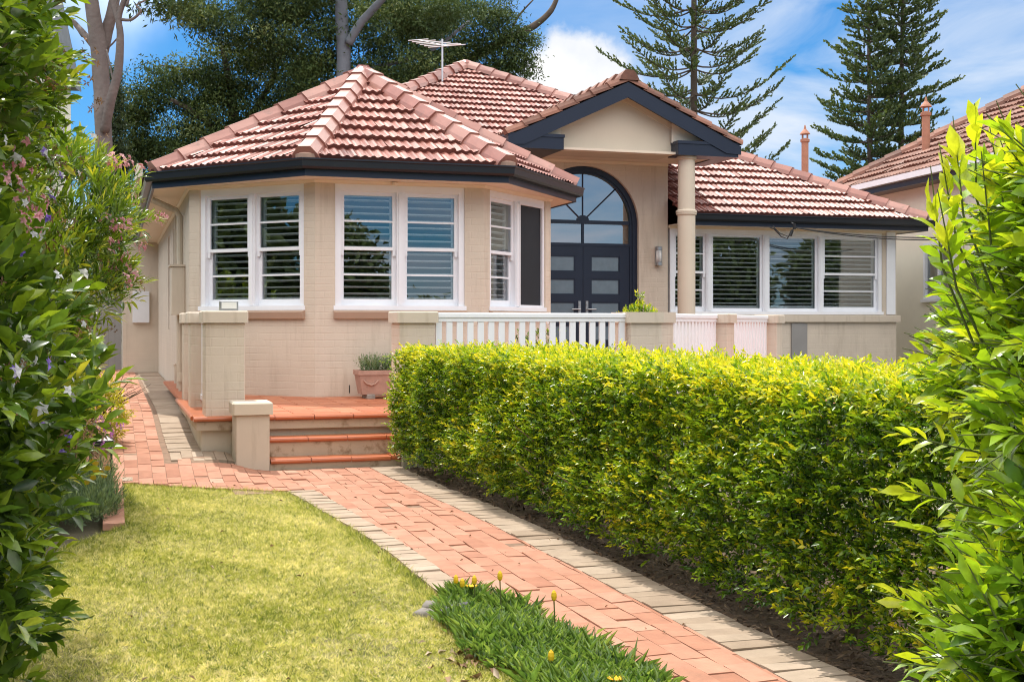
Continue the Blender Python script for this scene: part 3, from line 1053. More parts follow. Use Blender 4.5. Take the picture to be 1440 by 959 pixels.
# ---------------------------------------------------------------- windows
def build_window(lights, h, name='window', gap=.10, jamb=.075, shutter=True):
    """local frame: x along the wall, y inwards, z up. lights: list of (kind, width)"""
    W_ = jamb * 2 + sum(l[1] for l in lights) + gap * (len(lights) - 1)
    fr = MB()
    fr.box(-.015, W_ + .015, -.03, .13, h - .075, h + .01)          # head
    fr.box(-.02, W_ + .02, -.06, .13, -.005, .05)                   # sill
    for a, b in ((0, jamb), (W_ - jamb, W_)):
        fr.box(a - .012 if a == 0 else a, b + .012 if b == W_ else b, -.028, .13, .05, h - .075)
    x = jamb
    spots = []
    for i, l in enumerate(lights):
        spots.append((x, l[1], l[0]))
        x += l[1]
        if i < len(lights) - 1:
            fr.box(x, x + gap, -.026, .13, .05, h - .075)
            fr.box(x + gap * .25, x + gap * .75, -.04, -.026, .06, h - .09)
            x += gap
    win = fr.build(name, 'white_paint', house)
    z0, z1 = .05, h - .075
    zm = z0 + (z1 - z0) * .50
    for (x0, wd, kind) in spots:
        x1 = x0 + wd
        if kind in ('dh', 'screen'):
            up, lo = MB(), MB()
            st = .048
            for mb, a, b, y0, y1, rt, rb in ((up, zm - .018, z1, .012, .047, .05, .042), (lo, z0, zm + .022, .052, .087, .04, .085)):
                mb.box(x0, x0 + st, y0, y1, a, b); mb.box(x1 - st, x1, y0, y1, a, b)
                mb.box(x0 + st, x1 - st, y0 + .001, y1 - .001, b - rt, b); mb.box(x0 + st, x1 - st, y0 + .001, y1 - .001, a, a + rb)
                m_ = (a + rb + b - rt) / 2
                mb.box(x0 + st, x1 - st, y0 + .006, y1 - .006, m_ - .011, m_ + .011)
            for xx in (x0, x1 - st):                                   # sash horns
                up.prism([(xx + .004, .014), (xx + st - .004, .014), (xx + st - .004, .045), (xx + .004, .045)], zm - .085, zm - .018)
            lo.box((x0 + x1) / 2 - .035, (x0 + x1) / 2 + .035, .035, .052, zm + .022, zm + .032)
            up.build('sash', 'white_paint', win)
            lo.build('sash', 'white_paint', win)
            gl = MB()
            gl.quad((x0 + st, .030, zm), (x1 - st, .030, zm), (x1 - st, .030, z1 - .04), (x0 + st, .030, z1 - .04))
            gl.quad((x0 + st, .070, z0 + .07), (x1 - st, .070, z0 + .07), (x1 - st, .070, zm), (x0 + st, .070, zm))
            gl.build('glass_pane', 'pane_glass', win)
        else:
            sa = MB(); st = .045
            sa.box(x0, x0 + st, .02, .06, z0, z1); sa.box(x1 - st, x1, .02, .06, z0, z1)
            sa.box(x0 + st, x1 - st, .021, .059, z1 - .045, z1); sa.box(x0 + st, x1 - st, .021, .059, z0, z0 + .06)
            sa.build('sash', 'white_paint', win)
            gl = MB()
            gl.quad((x0 + st, .04, z0 + .05), (x1 - st, .04, z0 + .05), (x1 - st, .04, z1 - .04), (x0 + st, .04, z1 - .04))
            gl.build('glass_pane', 'pane_glass', win)
        if kind == 'screen':
            sc_ = MB()
            sc_.box(x0 + .005, x1 - .005, -.012, .008, z0 + .005, z1 - .005)
            sc_.build('insect_screen', 'screen_mesh', win)
            fr2 = MB()
            for a, b in ((x0 - .02, x0 + .012), (x1 - .012, x1 + .02)):
                fr2.box(a, b, -.045, -.013, z0, z1)
            fr2.box(x0 + .012, x1 - .012, -.044, -.013, z0, z0 + .03); fr2.box(x0 + .012, x1 - .012, -.044, -.013, z1 - .03, z1)
            fr2.build('screen_frame', 'white_paint', win)
        if shutter:
            sh = MB()
            ss = .052
            a, b = z0 + .02, z1 - .01
            y0 = .112
            sh.box(x0 + .01, x0 + .01 + ss, y0, y0 + .03, a, b); sh.box(x1 - .01 - ss, x1 - .01, y0, y0 + .03, a, b)
            sh.box(x0 + .06, x1 - .06, y0 + .001, y0 + .029, a, a + .09); sh.box(x0 + .06, x1 - .06, y0 + .001, y0 + .029, b - .05, b)
            zz_ = a + .13
            while zz_ < b - .08:
                dz = .0062 + random.uniform(-.002, .002)
                q = [(y0 - .022, zz_ + dz), (y0 + .052, zz_ - dz)]
                sh.v += [(x0 + .06, q[0][0], q[0][1] - .0065), (x1 - .06, q[0][0], q[0][1] - .0065), (x1 - .06, q[1][0], q[1][1] - .0065), (x0 + .06, q[1][0], q[1][1] - .0065),
                         (x0 + .06, q[0][0], q[0][1] + .0065), (x1 - .06, q[0][0], q[0][1] + .0065), (x1 - .06, q[1][0], q[1][1] + .0065), (x0 + .06, q[1][0], q[1][1] + .0065)]
                i = len(sh.v) - 8
                for f in ((3, 2, 1, 0), (4, 5, 6, 7), (0, 1, 5, 4), (1, 2, 6, 5), (2, 3, 7, 6), (3, 0, 4, 7)):
                    sh.f.append(tuple(i + q_ for q_ in f)); sh.t.append(.5)
                zz_ += .0835
            sh.build('shutter', 'shutter_white', win)
    return win


hb = WIN_Z1 - WIN_Z0 - .012
lw = (wl - .15 - .1) / 2
r45 = math.radians(45)
win = build_window([('dh', lw), ('dh', lw)], hb)
q = (LD - wl) / 2
place(win, (A_[0] + q * .7071 + .05 * .7071, A_[1] - q * .7071 + .05 * .7071, WIN_Z0), -r45)
win2 = dup(win, ((2.156 - wl) / 2, .05, WIN_Z0), 0); win2.parent = house
win3 = build_window([('dh', lw), ('screen', lw)], hb)
place(win3, (C_[0] + q * .7071 - .05 * .7071, C_[1] + q * .7071 + .05 * .7071, WIN_Z0), r45)
# window band of the right wing
win4 = build_window([('dh', .64), ('fixed', 1.06), ('fixed', 1.06), ('dh', 1.20)], RZ1 - RZ0 - .012, gap=.11)
place(win4, (RW0 + .06, V0 + .05, RZ0), 0)
pn = MB()
pn.box(RW0 + .02 + 4.56, RW1 - .03, V0 - .02, V0 - .002, RZ0 + .0, RZ1 + .02)
pn.box(RW0 + .02 + 4.56, RW0 + .02 + 4.62, V0 - .035, V0 - .021, RZ0 + .0, RZ1 + .02)
pn.build('corner_panel', 'white_paint', house)
# small side windows
sw = build_window([('fixed', .74)], 1.34, shutter=False)
place(sw, (-1.414 + .1, 5.90, 1.605), -math.radians(90))
sw2 = build_window([('fixed', .54)], 1.64, shutter=False)
place(sw2, (-1.414 + .1, 8.0, 1.305), -math.radians(90))
# sills of the bay
for p0, ang, L_ in ((A_, -r45, LD), (B_, 0, 2.156), (C_, r45, LD)):
    s_ = MB()
    q0, q1 = (L_ - wl) / 2 - .02, (L_ + wl) / 2 + .02
    i = len(s_.v)
    prof = [(-.055, 1.462), (-.075, 1.542), (.0, 1.568), (.0, 1.462)]
    for s in (q0, q1):
        s_.v += [(s, y, z) for y, z in prof]
    for k in range(4):
        s_.f.append((i + k, i + (k + 1) % 4, i + 4 + (k + 1) % 4, i + 4 + k)); s_.t.append(.5)
    s_.f.append((i + 3, i + 2, i + 1, i)); s_.f.append((i + 4, i + 5, i + 6, i + 7)); s_.t += [.5, .5]
    place(s_.build('window_sill', 'sill_paint', house), (p0[0], p0[1], 0), ang)
    hd = MB()                                             # cream board between window head and soffit
    hd.box(q0, q1, -.012, .05, WIN_Z1 - .004, Z1 - .003)
    place(hd.build('head_board', 'cream_trim', house), (p0[0], p0[1], 0), ang)
hd = MB(); hd.box(RW0 + .003, RW1, V0 - .012, V0 + .05, RZ1 - .004, Z1 - .003); hd.build('head_board', 'cream_trim', house)

# weep slots low in the bay wall
for u_ in (.42, 1.02, 1.25, 1.75):
    wp = MB(); wp.box(u_, u_ + .012, -.004, .01, .54, .64)
    wp.build('weep_hole', 'dark_room', house)

# ---------------------------------------------------------------- entry door
d = MB()
def arch_ring(mb, r0, r1, y0, y1, z0):
    a, b = arch_pts(r0, z0), arch_pts(r1, z0)
    for (p, q), (p2, q2) in zip(zip(a, b), zip(a[1:], b[1:])):
        for y, fl in ((y0, False), (y1, True)):
            f = [(p[0], y, p[1]), (q[0], y, q[1]), (q2[0], y, q2[1]), (p2[0], y, p2[1])]
            mb.poly(f if not fl else f[::-1])
        mb.quad((p[0], y0, p[1]), (p2[0], y0, p2[1]), (p2[0], y1, p2[1]), (p[0], y1, p[1]))
        mb.quad((q[0], y0, q[1]), (q[0], y1, q[1]), (q2[0], y1, q2[1]), (q2[0], y0, q2[1]))
arch_ring(d, AR - .06, AR + .035, V0 + .07, V0 + .19, FZ)
arch_ring(d, AR - .10, AR - .06, V0 + .09, V0 + .17, FZ)
yd0, yd1 = V0 + .10, V0 + .16
d.box(AC - AR + .1, AC + AR - .1, yd0, yd1, 3.17, 3.235)
d.box(AC - AR + .1, AC + AR - .1, yd0, yd1, 2.775, 2.83)
door = d.build('entry_door', 'navy_paint', house)
mu = MB()
mu.box(AC - .022, AC + .022, yd0 + .01, yd1 - .01, 2.83, 3.17)
for an in (45, 90, 135):
    a = math.radians(an)
    mu.tube([(AC + .09 * math.cos(a), V0 + .13, 3.235 + .06 * math.sin(a)), (AC + .93 * math.cos(a), V0 + .13, 3.20 + .90 * math.sin(a))], .015, 6)
hub = [(AC + .115 * math.cos(math.pi * i / 10), 3.236 + .09 * math.sin(math.pi * i / 10)) for i in range(11)]
mu.poly([(p[0], V0 + .105, p[1]) for p in hub][::-1]); mu.poly([(p[0], V0 + .155, p[1]) for p in hub])
for a, b in zip(hub, hub[1:]):
    mu.quad((a[0], V0 + .105, a[1]), (b[0], V0 + .105, b[1]), (b[0], V0 + .155, b[1]), (a[0], V0 + .155, a[1]))
mu.build('glazing_bar', 'navy_paint', door)
gl = MB()
inner = arch_pts(AR - .10, 2.80)
for a, b in zip(inner, inner[1:]):
    if abs(a[0] - b[0]) < 1e-5: continue
    gl.quad((a[0], V0 + .13, 2.80), (b[0], V0 + .13, 2.80), (b[0], V0 + .13, b[1]), (a[0], V0 + .13, a[1]))
gl.build('arch_glass', 'entry_glass', door)
PZ = [(2.32, 2.605), (1.91, 2.195), (1.50, 1.785), (1.09, 1.375), (.80, .97)]
for sgn in (-1, 1):
    lf = MB()
    x0, x1 = (AC - .895, AC - .004) if sgn < 0 else (AC + .004, AC + .895)
    pa, pb = (x0 + .19, x1 - .145) if sgn < 0 else (x0 + .145, x1 - .19)
    lf.box(x0, pa, yd0 + .004, yd1 - .004, FZ + .01, 2.772)
    lf.box(pb, x1, yd0 + .004, yd1 - .004, FZ + .01, 2.772)
    zs = [2.772] + [z for p in PZ for z in (p[1], p[0])] + [FZ + .01]
    for a, b in zip(zs[::2], zs[1::2]):
        lf.box(pa, pb, yd0 + .005, yd1 - .005, b, a)
    for za, zb in PZ:                                            # glazing beads
        for xa, xb, z0, z1 in ((pa, pb, za, za + .02), (pa, pb, zb - .02, zb), (pa, pa + .02, za + .02, zb - .02), (pb - .02, pb, za + .02, zb - .02)):
            lf.box(xa, xb, yd0 + .012, yd0 + .03, z0, z1)
    lfo = lf.build('door_leaf', 'navy_paint', door)
    g_ = MB()
    for za, zb in PZ:
        g_.box(pa, pb, V0 + .124, V0 + .134, za, zb)
    g_.build('door_glass', 'frosted', door)
    h_ = MB()
    hx = AC + sgn * .07
    h_.box(hx - .024, hx + .024, yd0 - .012, yd0 + .003, 1.52, 1.80)
    h_.tube([(hx, yd0 - .012, 1.655), (hx, yd0 - .055, 1.655)], .012, 8)
    h_.tube([(hx, yd0 - .052, 1.655), (hx + sgn * .16, yd0 - .052, 1.655)], .012, 8)
    h_.tube([(hx, yd0 - .02, 1.745), (hx, yd0 - .012, 1.745)], .016, 8)
    h_.build('door_handle', 'steel', door)
ht = MB()                                                  # dim hallway behind the arch
ht.box(3.9, 7.1, V0 + 2.2, V0 + 2.25, .5, 4.27)
ht.box(6.02, 6.5, V0 + .5, V0 + 1.2, .5, 3.30)
ht.build('wall', 'sill_paint', house)

# wall light
lm = MB()
lm.lathe(6.99, V0 - .07, [(.062, 2.44), (.066, 2.445), (.066, 2.50), (.06, 2.505)], 18)
lm.lathe(6.99, V0 - .07, [(.06, 2.715), (.066, 2.72), (.066, 2.775), (.05, 2.785)], 18)
lm.box(6.945, 7.035, V0 - .03, V0 - .001, 2.44, 2.78)
for an in range(0, 360, 60):
    lm.tube([(6.99 + .062 * math.cos(math.radians(an + 10)), V0 - .07 + .062 * math.sin(math.radians(an + 10)), 2.50), (6.99 + .062 * math.cos(math.radians(an + 10)), V0 - .07 + .062 * math.sin(math.radians(an + 10)), 2.72)], .004, 5)
lo_ = lm.build('wall_light', 'steel', house)
lg = MB(); lg.lathe(6.99, V0 - .07, [(.052, 2.503), (.054, 2.6), (.052, 2.717)], 18)
lg.build('light_diffuser', 'lamp_glass', lo_, smooth=True)

# ---------------------------------------------------------------- portico
GV = 4.0
GU, GZ, GH, GE = 5.86, 5.47, 2.09, 4.49
po = MB()
SOF = 4.285
po.box(3.9, 7.84, GV + .1, V0 - .002, SOF, SOF + .04)               # flat soffit
po.build('soffit', 'soffit_paint', house)
cn = MB()
cn.box(EL + .05, ER - .01, V0 - .05, V0 - .003, SOF - .05, SOF - .002)
cn.build('cornice', 'cream_trim', house)
gw = MB()
k_ = (GZ - GE) / GH
gx0, gx1 = 4.70, 6.80
ztop = lambda u_: GZ - .13 - abs(u_ - GU) * k_
gw.poly([(gx0, GV + .28, SOF + .01), (gx1, GV + .28, SOF + .01), (gx1, GV + .28, ztop(gx1)), (GU, GV + .28, ztop(GU)), (gx0, GV + .28, ztop(gx0))])
gw.quad((gx0, GV + .28, SOF + .01), (gx0, GV + .28, ztop(gx0)), (gx0, V0, ztop(gx0)), (gx0, V0, SOF + .01))
gw.quad((gx1, GV + .28, SOF + .01), (gx1, V0, SOF + .01), (gx1, V0, ztop(gx1)), (gx1, GV + .28, ztop(gx1)))
gw.box(gx0, gx1, GV + .279, GV + .9, SOF - .002, SOF + .012)
# thin applied margin round the gable
for a, b in (((gx0 + .02, ztop(gx0) - .16), (GU, ztop(GU) - .14)), ((GU, ztop(GU) - .14), (gx1 - .02, ztop(gx1) - .16))):
    gw.quad((a[0], GV + .268, a[1]), (b[0], GV + .268, b[1]), (b[0], GV + .268, b[1] + .10), (a[0], GV + .268, a[1] + .10))
    gw.quad((a[0], GV + .28, a[1]), (b[0], GV + .28, b[1]), (b[0], GV + .268, b[1]), (a[0], GV + .268, a[1]))
gw.build('gable_wall', 'gable_paint', house)
for sx_, (a, b) in ((-1, (3.86, gx0)), (1, (gx1, 7.84))):              # white infill over the boxed eaves
    inf = MB()
    z_i = lambda u_: GZ - .14 - abs(u_ - GU) * k_
    if sx_ < 0:
        b += .04
        inf.poly([(a + .1, GV + .2, GE + .02), (b, GV + .2, GE + .02), (b, GV + .2, z_i(b))])
    else:
        a -= .04
        inf.poly([(a, GV + .2, GE - .0), (b - .1, GV + .2, GE - .0), (a, GV + .2, z_i(a))])
    inf.build('gable_infill', 'cream_trim', house)
bb = MB()
for s in (-1, 1):
    pts = []
    u0, u1 = GU, GU + s * (GH + .02)
    t0, t1 = GZ - .03, GZ - .03 - (GH + .02) * k_
    dd = .255
    P = [(u0, t0), (u1, t1), (u1, t1 - dd * .55), (u1 - s * .28, t1 - dd + .28 * k_ * .98), (u0, t0 - dd)]
    for y, fl in ((GV - .03, s < 0), (GV + .012, s > 0)):
        f = [(p[0], y, p[1]) for p in P]
        bb.poly(f if fl else f[::-1])
    for i in range(5):
        a, b = P[i], P[(i + 1) % 5]
        bb.quad((a[0], GV - .03, a[1]), (b[0], GV - .03, b[1]), (b[0], GV + .012, b[1]), (a[0], GV + .012, a[1]))
bb.build('barge_board', 'navy_paint', house)
rk = MB()                                            # raking soffit behind the barge boards
for s in (-1, 1):
    rk.quad((GU, GV + .012, GZ - .12), (GU + s * 2.02, GV + .012, GZ - .12 - 2.02 * k_), (GU + s * 2.02, GV + .3, GZ - .12 - 2.02 * k_), (GU, GV + .3, GZ - .12))
rk.build('soffit', 'soffit_paint', house)
for a, b in ((3.76, 4.72), (6.79, 7.93)):
    bx = MB()
    bx.bbox(a, b, GV - .01, GV + .42 if a > 5 else V0 + .3, SOF - .02, SOF + .20, .008)
    bx.box(a - .012, b + .012, GV - .024, GV + .40, SOF + .175, SOF + .225)
    if a > 5:
        bx.box(b - .30, b - .003, GV + .421, V0 - .003, SOF - .018, SOF + .20)
    bx.build('boxed_eave', 'navy_paint', house)
for cu in (7.05,):
    cm = MB()
    r = .152
    cm.lathe(cu, GV + .22, [(r + .03, FZ - .1), (r + .03, FZ + .06), (r, FZ + .1), (r, 3.255), (r + .012, 3.262), (r + .022, 3.275), (r + .022, 3.30), (r + .03, 3.305), (r + .03, 3.335), (r + .012, 3.35), (r - .004, 3.36), (r - .006, SOF - .08), (r + .02, SOF - .06), (r + .02, SOF - .0205)], 28)
    cm.build('column', 'gable_paint', house, smooth=False)


# ---------------------------------------------------------------- roofs
def roof_face(mb, e0, e1, poly, course=.36, wave=.108, step=.0245, amp=.023, lip=.050, jitter=1.0, notch=None):
    """tiled roof plane; e0->e1 is the eave (left to right seen from outside), poly the outline in 3-D"""
    e0, e1 = Vector(e0), Vector(e1)
    S = (e1 - e0).normalized()
    pts = [Vector(p) for p in poly]
    n = None
    for i in range(len(pts)):
        n = (pts[1] - pts[0]).cross(pts[2] - pts[0])
        break
    n.normalize()
    if n.z < 0: n = -n
    T = n.cross(S).normalized()
    if T.z < 0: T = -T
    pl = [((p - e0).dot(S), (p - e0).dot(T)) for p in pts]
    smin = min(p[0] for p in pl); smax = max(p[0] for p in pl)
    def span(s):
        ts = []
        for (a, b), (c, d_) in zip(pl, pl[1:] + pl[:1]):
            if (a - s) * (c - s) < 0:
                ts.append(b + (d_ - b) * (s - a) / (c - a))
        return (min(ts), max(ts)) if len(ts) >= 2 else None
    ncol = int((smax - smin) / step)
    tmax = max(p[1] for p in pl)
    nc = int(tmax / course) + 1
    rnd = np.random.default_rng(int(abs(smin * 1000 + tmax * 77)) + 5)
    tones = rnd.beta(4, 4, size=(nc + 1, int((smax - smin) / (wave * 2)) + 3))
    lifts = rnd.normal(0, .0045 * jitter, size=tones.shape)
    shift = rnd.uniform(0, .02, nc + 1)
    def hgt(s):
        ph = (s / wave) % 1.0
        # flat pan with a raised roll
        return amp * (max(0, math.sin(math.pi * min(1, max(0, (ph - .30) / .62)))) ** .7)
    for i in range(ncol):
        sa, sb = smin + i * step, smin + (i + 1) * step
        sm = (sa + sb) / 2
        sp = span(sm)
        if not sp: continue
        lo, hi = sp
        if notch and notch[0] < sm < notch[1]: lo = max(lo, notch[2])
        for c in range(nc):
            t0, t1 = c * course, (c + 1) * course + .015
            a, b = max(t0, lo), min(t1, hi)
            if b - a < .004: continue
            tc = int((sm - smin + shift[c]) / (wave * 2))
            tone, lf = tones[c, tc], lifts[c, tc]
            def P(s, t):
                k = (t - t0) / course
                h = hgt(s) + (lip + lf) * (1 - k)
                return e0 + S * s + T * t + n * h
            mb.quad(P(sa, a), P(sb, a), P(sb, b), P(sa, b), tone)
            if a == t0:      # drop of the tile's front edge, toned dark as the course shadow line
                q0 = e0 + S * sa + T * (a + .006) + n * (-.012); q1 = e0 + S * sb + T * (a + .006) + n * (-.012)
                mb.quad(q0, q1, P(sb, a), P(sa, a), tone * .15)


def caps(mb, p0, p1, n_left, n_right, seg=.40, wd=.165, rise=.10, start=.0):
    """ridge tiles lapped from p0 (low) to p1 (high)"""
    p0, p1 = Vector(p0), Vector(p1)
    L_ = (p1 - p0).length
    d_ = (p1 - p0) / L_
    up = Vector((0, 0, 1)); up = (up - d_ * up.dot(d_)).normalized()
    sd = d_.cross(up)
    s = start
    rnd = random.Random(int(L_ * 1000))
    while s < L_ - .05:
        e = min(s + seg + .05, L_ + .04)
        tone = rnd.random()
        w0, w1 = wd * 1.06, wd * .94
        wob = rnd.gauss(0, .006)
        prof = [(-1, -.75), (-.86, .0), (-.42, .95), (.42, .95), (.86, .0), (1, -.75)]
        i = len(mb.v)
        for (q, ww, lift) in ((s, w0, .028), (e, w1, .0)):
            for a, b in prof:
                mb.v.append(tuple(p0 + d_ * q + sd * (a * ww + wob) + up * (b * rise + lift)))
        m = len(prof)
        for k in range(m - 1):
            mb.f.append((i + k, i + k + 1, i + m + k + 1, i + m + k)); mb.t.append(tone)
        mb.f.append(tuple(i + k for k in range(m - 1, -1, -1))); mb.t.append(tone * .5)
        mb.f.append(tuple(i + m + k for k in range(m))); mb.t.append(tone * .5)
        s += seg


BVE = -.45
h22 = .45 * math.tan(math.radians(22.5))
E1 = (MU0, 1.60, EAVE); E2 = (-h22, BVE, EAVE); E3 = (2.156 + h22, BVE, EAVE); E4 = (4.02, 1.60, EAVE)
BA = (1.078, 2.47, EAVE + 2.94 * PITCH)
RV = (1.078, MV0 + 2.942, EAVE + 2.942 * PITCH)
rf = MB()
roof_face(rf, (MU0, MV0, EAVE), E1, [E1, (MU0, MV0, EAVE), RV, BA])
roof_face(rf, E1, E2, [E1, E2, BA])
roof_face(rf, E2, E3, [E2, E3, BA])
roof_face(rf, E3, E4, [E3, E4, BA])
roof_face(rf, E4, (4.02, MV0, EAVE), [E4, (4.02, MV0, EAVE), RV, BA])
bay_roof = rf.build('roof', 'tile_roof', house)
rc = MB()
for a in (E1, E2, E3, E4):
    caps(rc, Vector(a) + Vector((0, 0, .03)), Vector(BA) + Vector((0, 0, .05)), None, None)
caps(rc, Vector(BA) + Vector((0, 0, .05)), Vector(RV) + Vector((0, 0, .05)), None, None)
rc.lathe(BA[0], BA[1], [(.20, BA[2] - .02), (.19, BA[2] + .06), (.13, BA[2] + .115), (.04, BA[2] + .14)], 14, t=.2)
rc.build('ridge_capping', 'tile_cap', bay_roof)
for a in (E2, E3):
    mt = MB()
    a = Vector(a); d_ = (Vector(BA) - a).normalized()
    mt.lathe(a.x + d_.x * .05, a.y + d_.y * .05, [(.13, a.z - .02), (.13, a.z + .05), (.08, a.z + .07)], 10)
    mt.build('ridge_mortar', 'mortar', bay_roof)

rf = MB()
APX = (AU, AV, AZ)
F1 = (4.02, MV0, EAVE); F2 = (MU1, MV0, EAVE)
roof_face(rf, F1, F2, [F1, F2, APX, RV], notch=(-.2, 7.22 - 4.02, (6.75 - MV0) * math.hypot(1, PITCH)))
B1, B2 = (MU0, MV0 + 2 * RR, EAVE), (MU1, MV0 + 2 * RR, EAVE)
for tri in ((F2, B2, APX), (B2, B1, APX), (B1, (MU0, MV0, EAVE), APX)):
    rf.poly(tri)
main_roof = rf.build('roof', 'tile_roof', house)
rc = MB()
for a in (F2, (MU0, MV0, EAVE), B1, B2):
    caps(rc, Vector(a) + Vector((0, 0, .03)), Vector(APX) + Vector((0, 0, .05)), None, None)
rc.lathe(AU, AV, [(.20, AZ - .02), (.19, AZ + .07), (.13, AZ + .125), (.04, AZ + .15)], 14, t=.3)
rc.build('ridge_capping', 'tile_cap', main_roof)

rf = MB()
ye = MV0 + (GE - EAVE) / PITCH + .1; yr = MV0 + (GZ - EAVE) / PITCH + .15
gl0, gr0 = GU - GH, GU + GH
roof_face(rf, (gl0, ye, GE), (gl0, GV - .03, GE), [(gl0, ye, GE), (gl0, GV - .03, GE), (GU, GV - .03, GZ), (GU, yr, GZ)])
roof_face(rf, (gr0, GV - .03, GE), (gr0, ye, GE), [(gr0, GV - .03, GE), (gr0, ye, GE), (GU, yr, GZ), (GU, GV - .03, GZ)])
gable_roof = rf.build('roof', 'tile_weathered', house)
rc = MB()
caps(rc, (GU, GV - .06, GZ + .05), (GU, yr, GZ + .05), None, None)
for s in (-1, 1):
    caps(rc, (GU + s * (GH + .04), GV + .045, GE + .005), (GU, GV + .045, GZ + .035), None, None, wd=.095, rise=.06, seg=.33)
rc.build('ridge_capping', 'tile_weathered', gable_roof)

# gutters, fascias, soffits
pl1 = [(MU0, 19), E1[:2], E2[:2], E3[:2], E4[:2], (4.02, MV0 - .02)]
pl2 = [(7.207, MV0), (MU1, MV0), (MU1, 19)]
gprof = [(.012, EAVE - .125), (.085, EAVE - .125), (.105, EAVE - .10), (.112, EAVE - .03), (.125, EAVE - .02), (.125, EAVE - .002), (.108, EAVE - .002), (.012, EAVE - .03)]
fprof = [(-.02, EAVE - .205), (.010, EAVE - .205), (.010, EAVE + .0), (-.02, EAVE + .0)]
for pl in (pl1, pl2):
    m_ = MB(); m_.sweep(pl, gprof, side=1); m_.build('gutter', 'gutter_paint', house)
    m_ = MB(); m_.sweep(pl, fprof, side=1); m_.build('fascia', 'navy_paint', house)
    m_ = MB(); m_.sweep(pl, [(-.021, Z1 + .008), (-.021, Z1 - .002), (-.50, Z1 - .002), (-.50, Z1 + .008)], side=1); m_.build('soffit', 'soffit_paint', house)
sm_ = MB()
for p, q in zip([(-1.414, 15)] + [A_, B_, C_, D_], [A_, B_, C_, D_, (3.57, V0)]):
    pass
sm_.sweep([(-1.414, 15), A_, B_, C_, D_, (3.57, V0 - .01)], [(.002, Z1 - .004), (.035, Z1 - .004), (.02, Z1 - .03), (.002, Z1 - .04)], side=1)
sm_.build('soffit_bead', 'cream_trim', house)
# white barge end on the far left of the gutter
ge = MB(); ge.box(MU0 - .20, MU0 - .126, 1.7, 6.0, EAVE - .05, EAVE + .13); ge.build('gutter_guard', 'cream_trim', house)

# downpipe, meter boxes, pipes on the side wall
dp = MB()
dpv = 2.75
dp.tube([(MU0 + .02, dpv, 3.12), (-1.52, dpv, 2.98), (-1.47, dpv, 2.90), (-1.47, dpv, .33)], [.045, .045, .045, .045], 10)
dp.build('downpipe', 'wall_paint_smooth', house)
mb_ = MB()
mb_.bbox(-1.60, -1.416, 2.35, 2.72, 1.52, 2.18, .01); mb_.box(-1.625, -1.416, 2.33, 2.74, 2.18, 2.21)
mb_.build('meter_box', 'wall_paint_smooth', house)
m3 = MB(); m3.bbox(-1.95, -1.60, 12.88, 12.998, 1.42, 2.10, .008); m3.build('meter_box', 'meter_white', house)
vp = MB(); vp.tube([(-1.45, 4.3, .35), (-1.45, 4.3, .75), (-1.47, 4.3, .78)], .025, 8); vp.build('vent_pipe', 'wall_paint_smooth', house); vp = MB(); vp.tube([(-1.50, 2.0, .26), (-1.50, 2.0, .66)], .022, 8); vp.tube([(-1.50, 2.0, .62), (-1.50, 2.0, .74)], .045, 8); vp.build('vent_pipe', 'wall_paint_smooth', house)
wp = MB(); wp.bbox(-1.52, -1.416, 4.25, 4.37, 1.92, 2.02, .01); wp.tube([(-1.45, 4.31, 2.0), (-1.45, 4.31, 3.1)], .018, 8); wp.build('conduit', 'wall_paint_smooth', house)
for (u_, v_, ang) in ((.98, -.06, 0), (9.62, V0 - .06, 0)):
    sd = MB()
    sd.lathe(u_, v_ - .02, [(.035, 3.155), (.04, 3.145), (.03, 3.12), (.012, 3.115)], 12)
    sd.build('security_light', 'cream_trim', house)

# ================================================================ porch, steps
PZF = .50
porch = thing('porch', 'raised terracotta tiled porch with three glazed front steps', 'porch', W(0, -3, 0), TH)
PO = (0, -3, 0)
PF = -3.02
outline = [(-1.62, PF), (3.45, PF), (6.85, .38), (6.85, 5.2), (3.7, 5.2), (3.7, 1.45), (2.16, -.002), (-.002, -.002), (-1.2, 1.15), (-1.62, .25)]
pb = MB()
inn = [(-1.55, PF + .075), (3.42, PF + .075), (6.78, .42), (6.78, 5.1), (3.6, 5.1), (3.6, 1.3), (2.0, .2), (0, .2), (-1.0, 1.2), (-1.55, .25)]
pb.prism(inn, -.02, PZF - .13)
pb.build('base_wall', 'wall_paint_smooth', porch, PO)
pb = MB()
inn2 = [(-1.60, PF + .02), (3.44, PF + .02), (6.83, .40), (6.83, 5.15), (3.65, 5.15), (3.65, 1.4), (2.1, .1), (0, .1), (-1.1, 1.2), (-1.60, .25)]
pb.prism(inn2, PZF - .128, PZF - .045)
pb.build('edge_band', 'step_stained', porch, PO)
fl = MB()
tu = .24
u = -1.6
while u < 6.8:
    v = PF + .2
    while v < 1.5:
        poly = [(u + .003, v + .003), (u + tu - .003, v + .003), (u + tu - .003, v + tu - .003), (u + .003, v + tu - .003)]
        if u > 3.1:
            poly = clip_half(poly, (3.40, PF), (6.85, .43))
        if poly and u < -1.35 and v > .0: poly = clip_half(poly, (5, .25), (-5, .25))
        if poly:
            fl.prism(poly, PZF - .03, PZF - .001 + random.gauss(0, .0008), t=random.random(), bottom=False)
        v += tu
    u += tu
fl.box(-1.6, 6.8, PF + .06, 5.1, PZF - .045, PZF - .006, t=.0)
fl.build('floor_tiles', 'tile_floor', porch, PO)


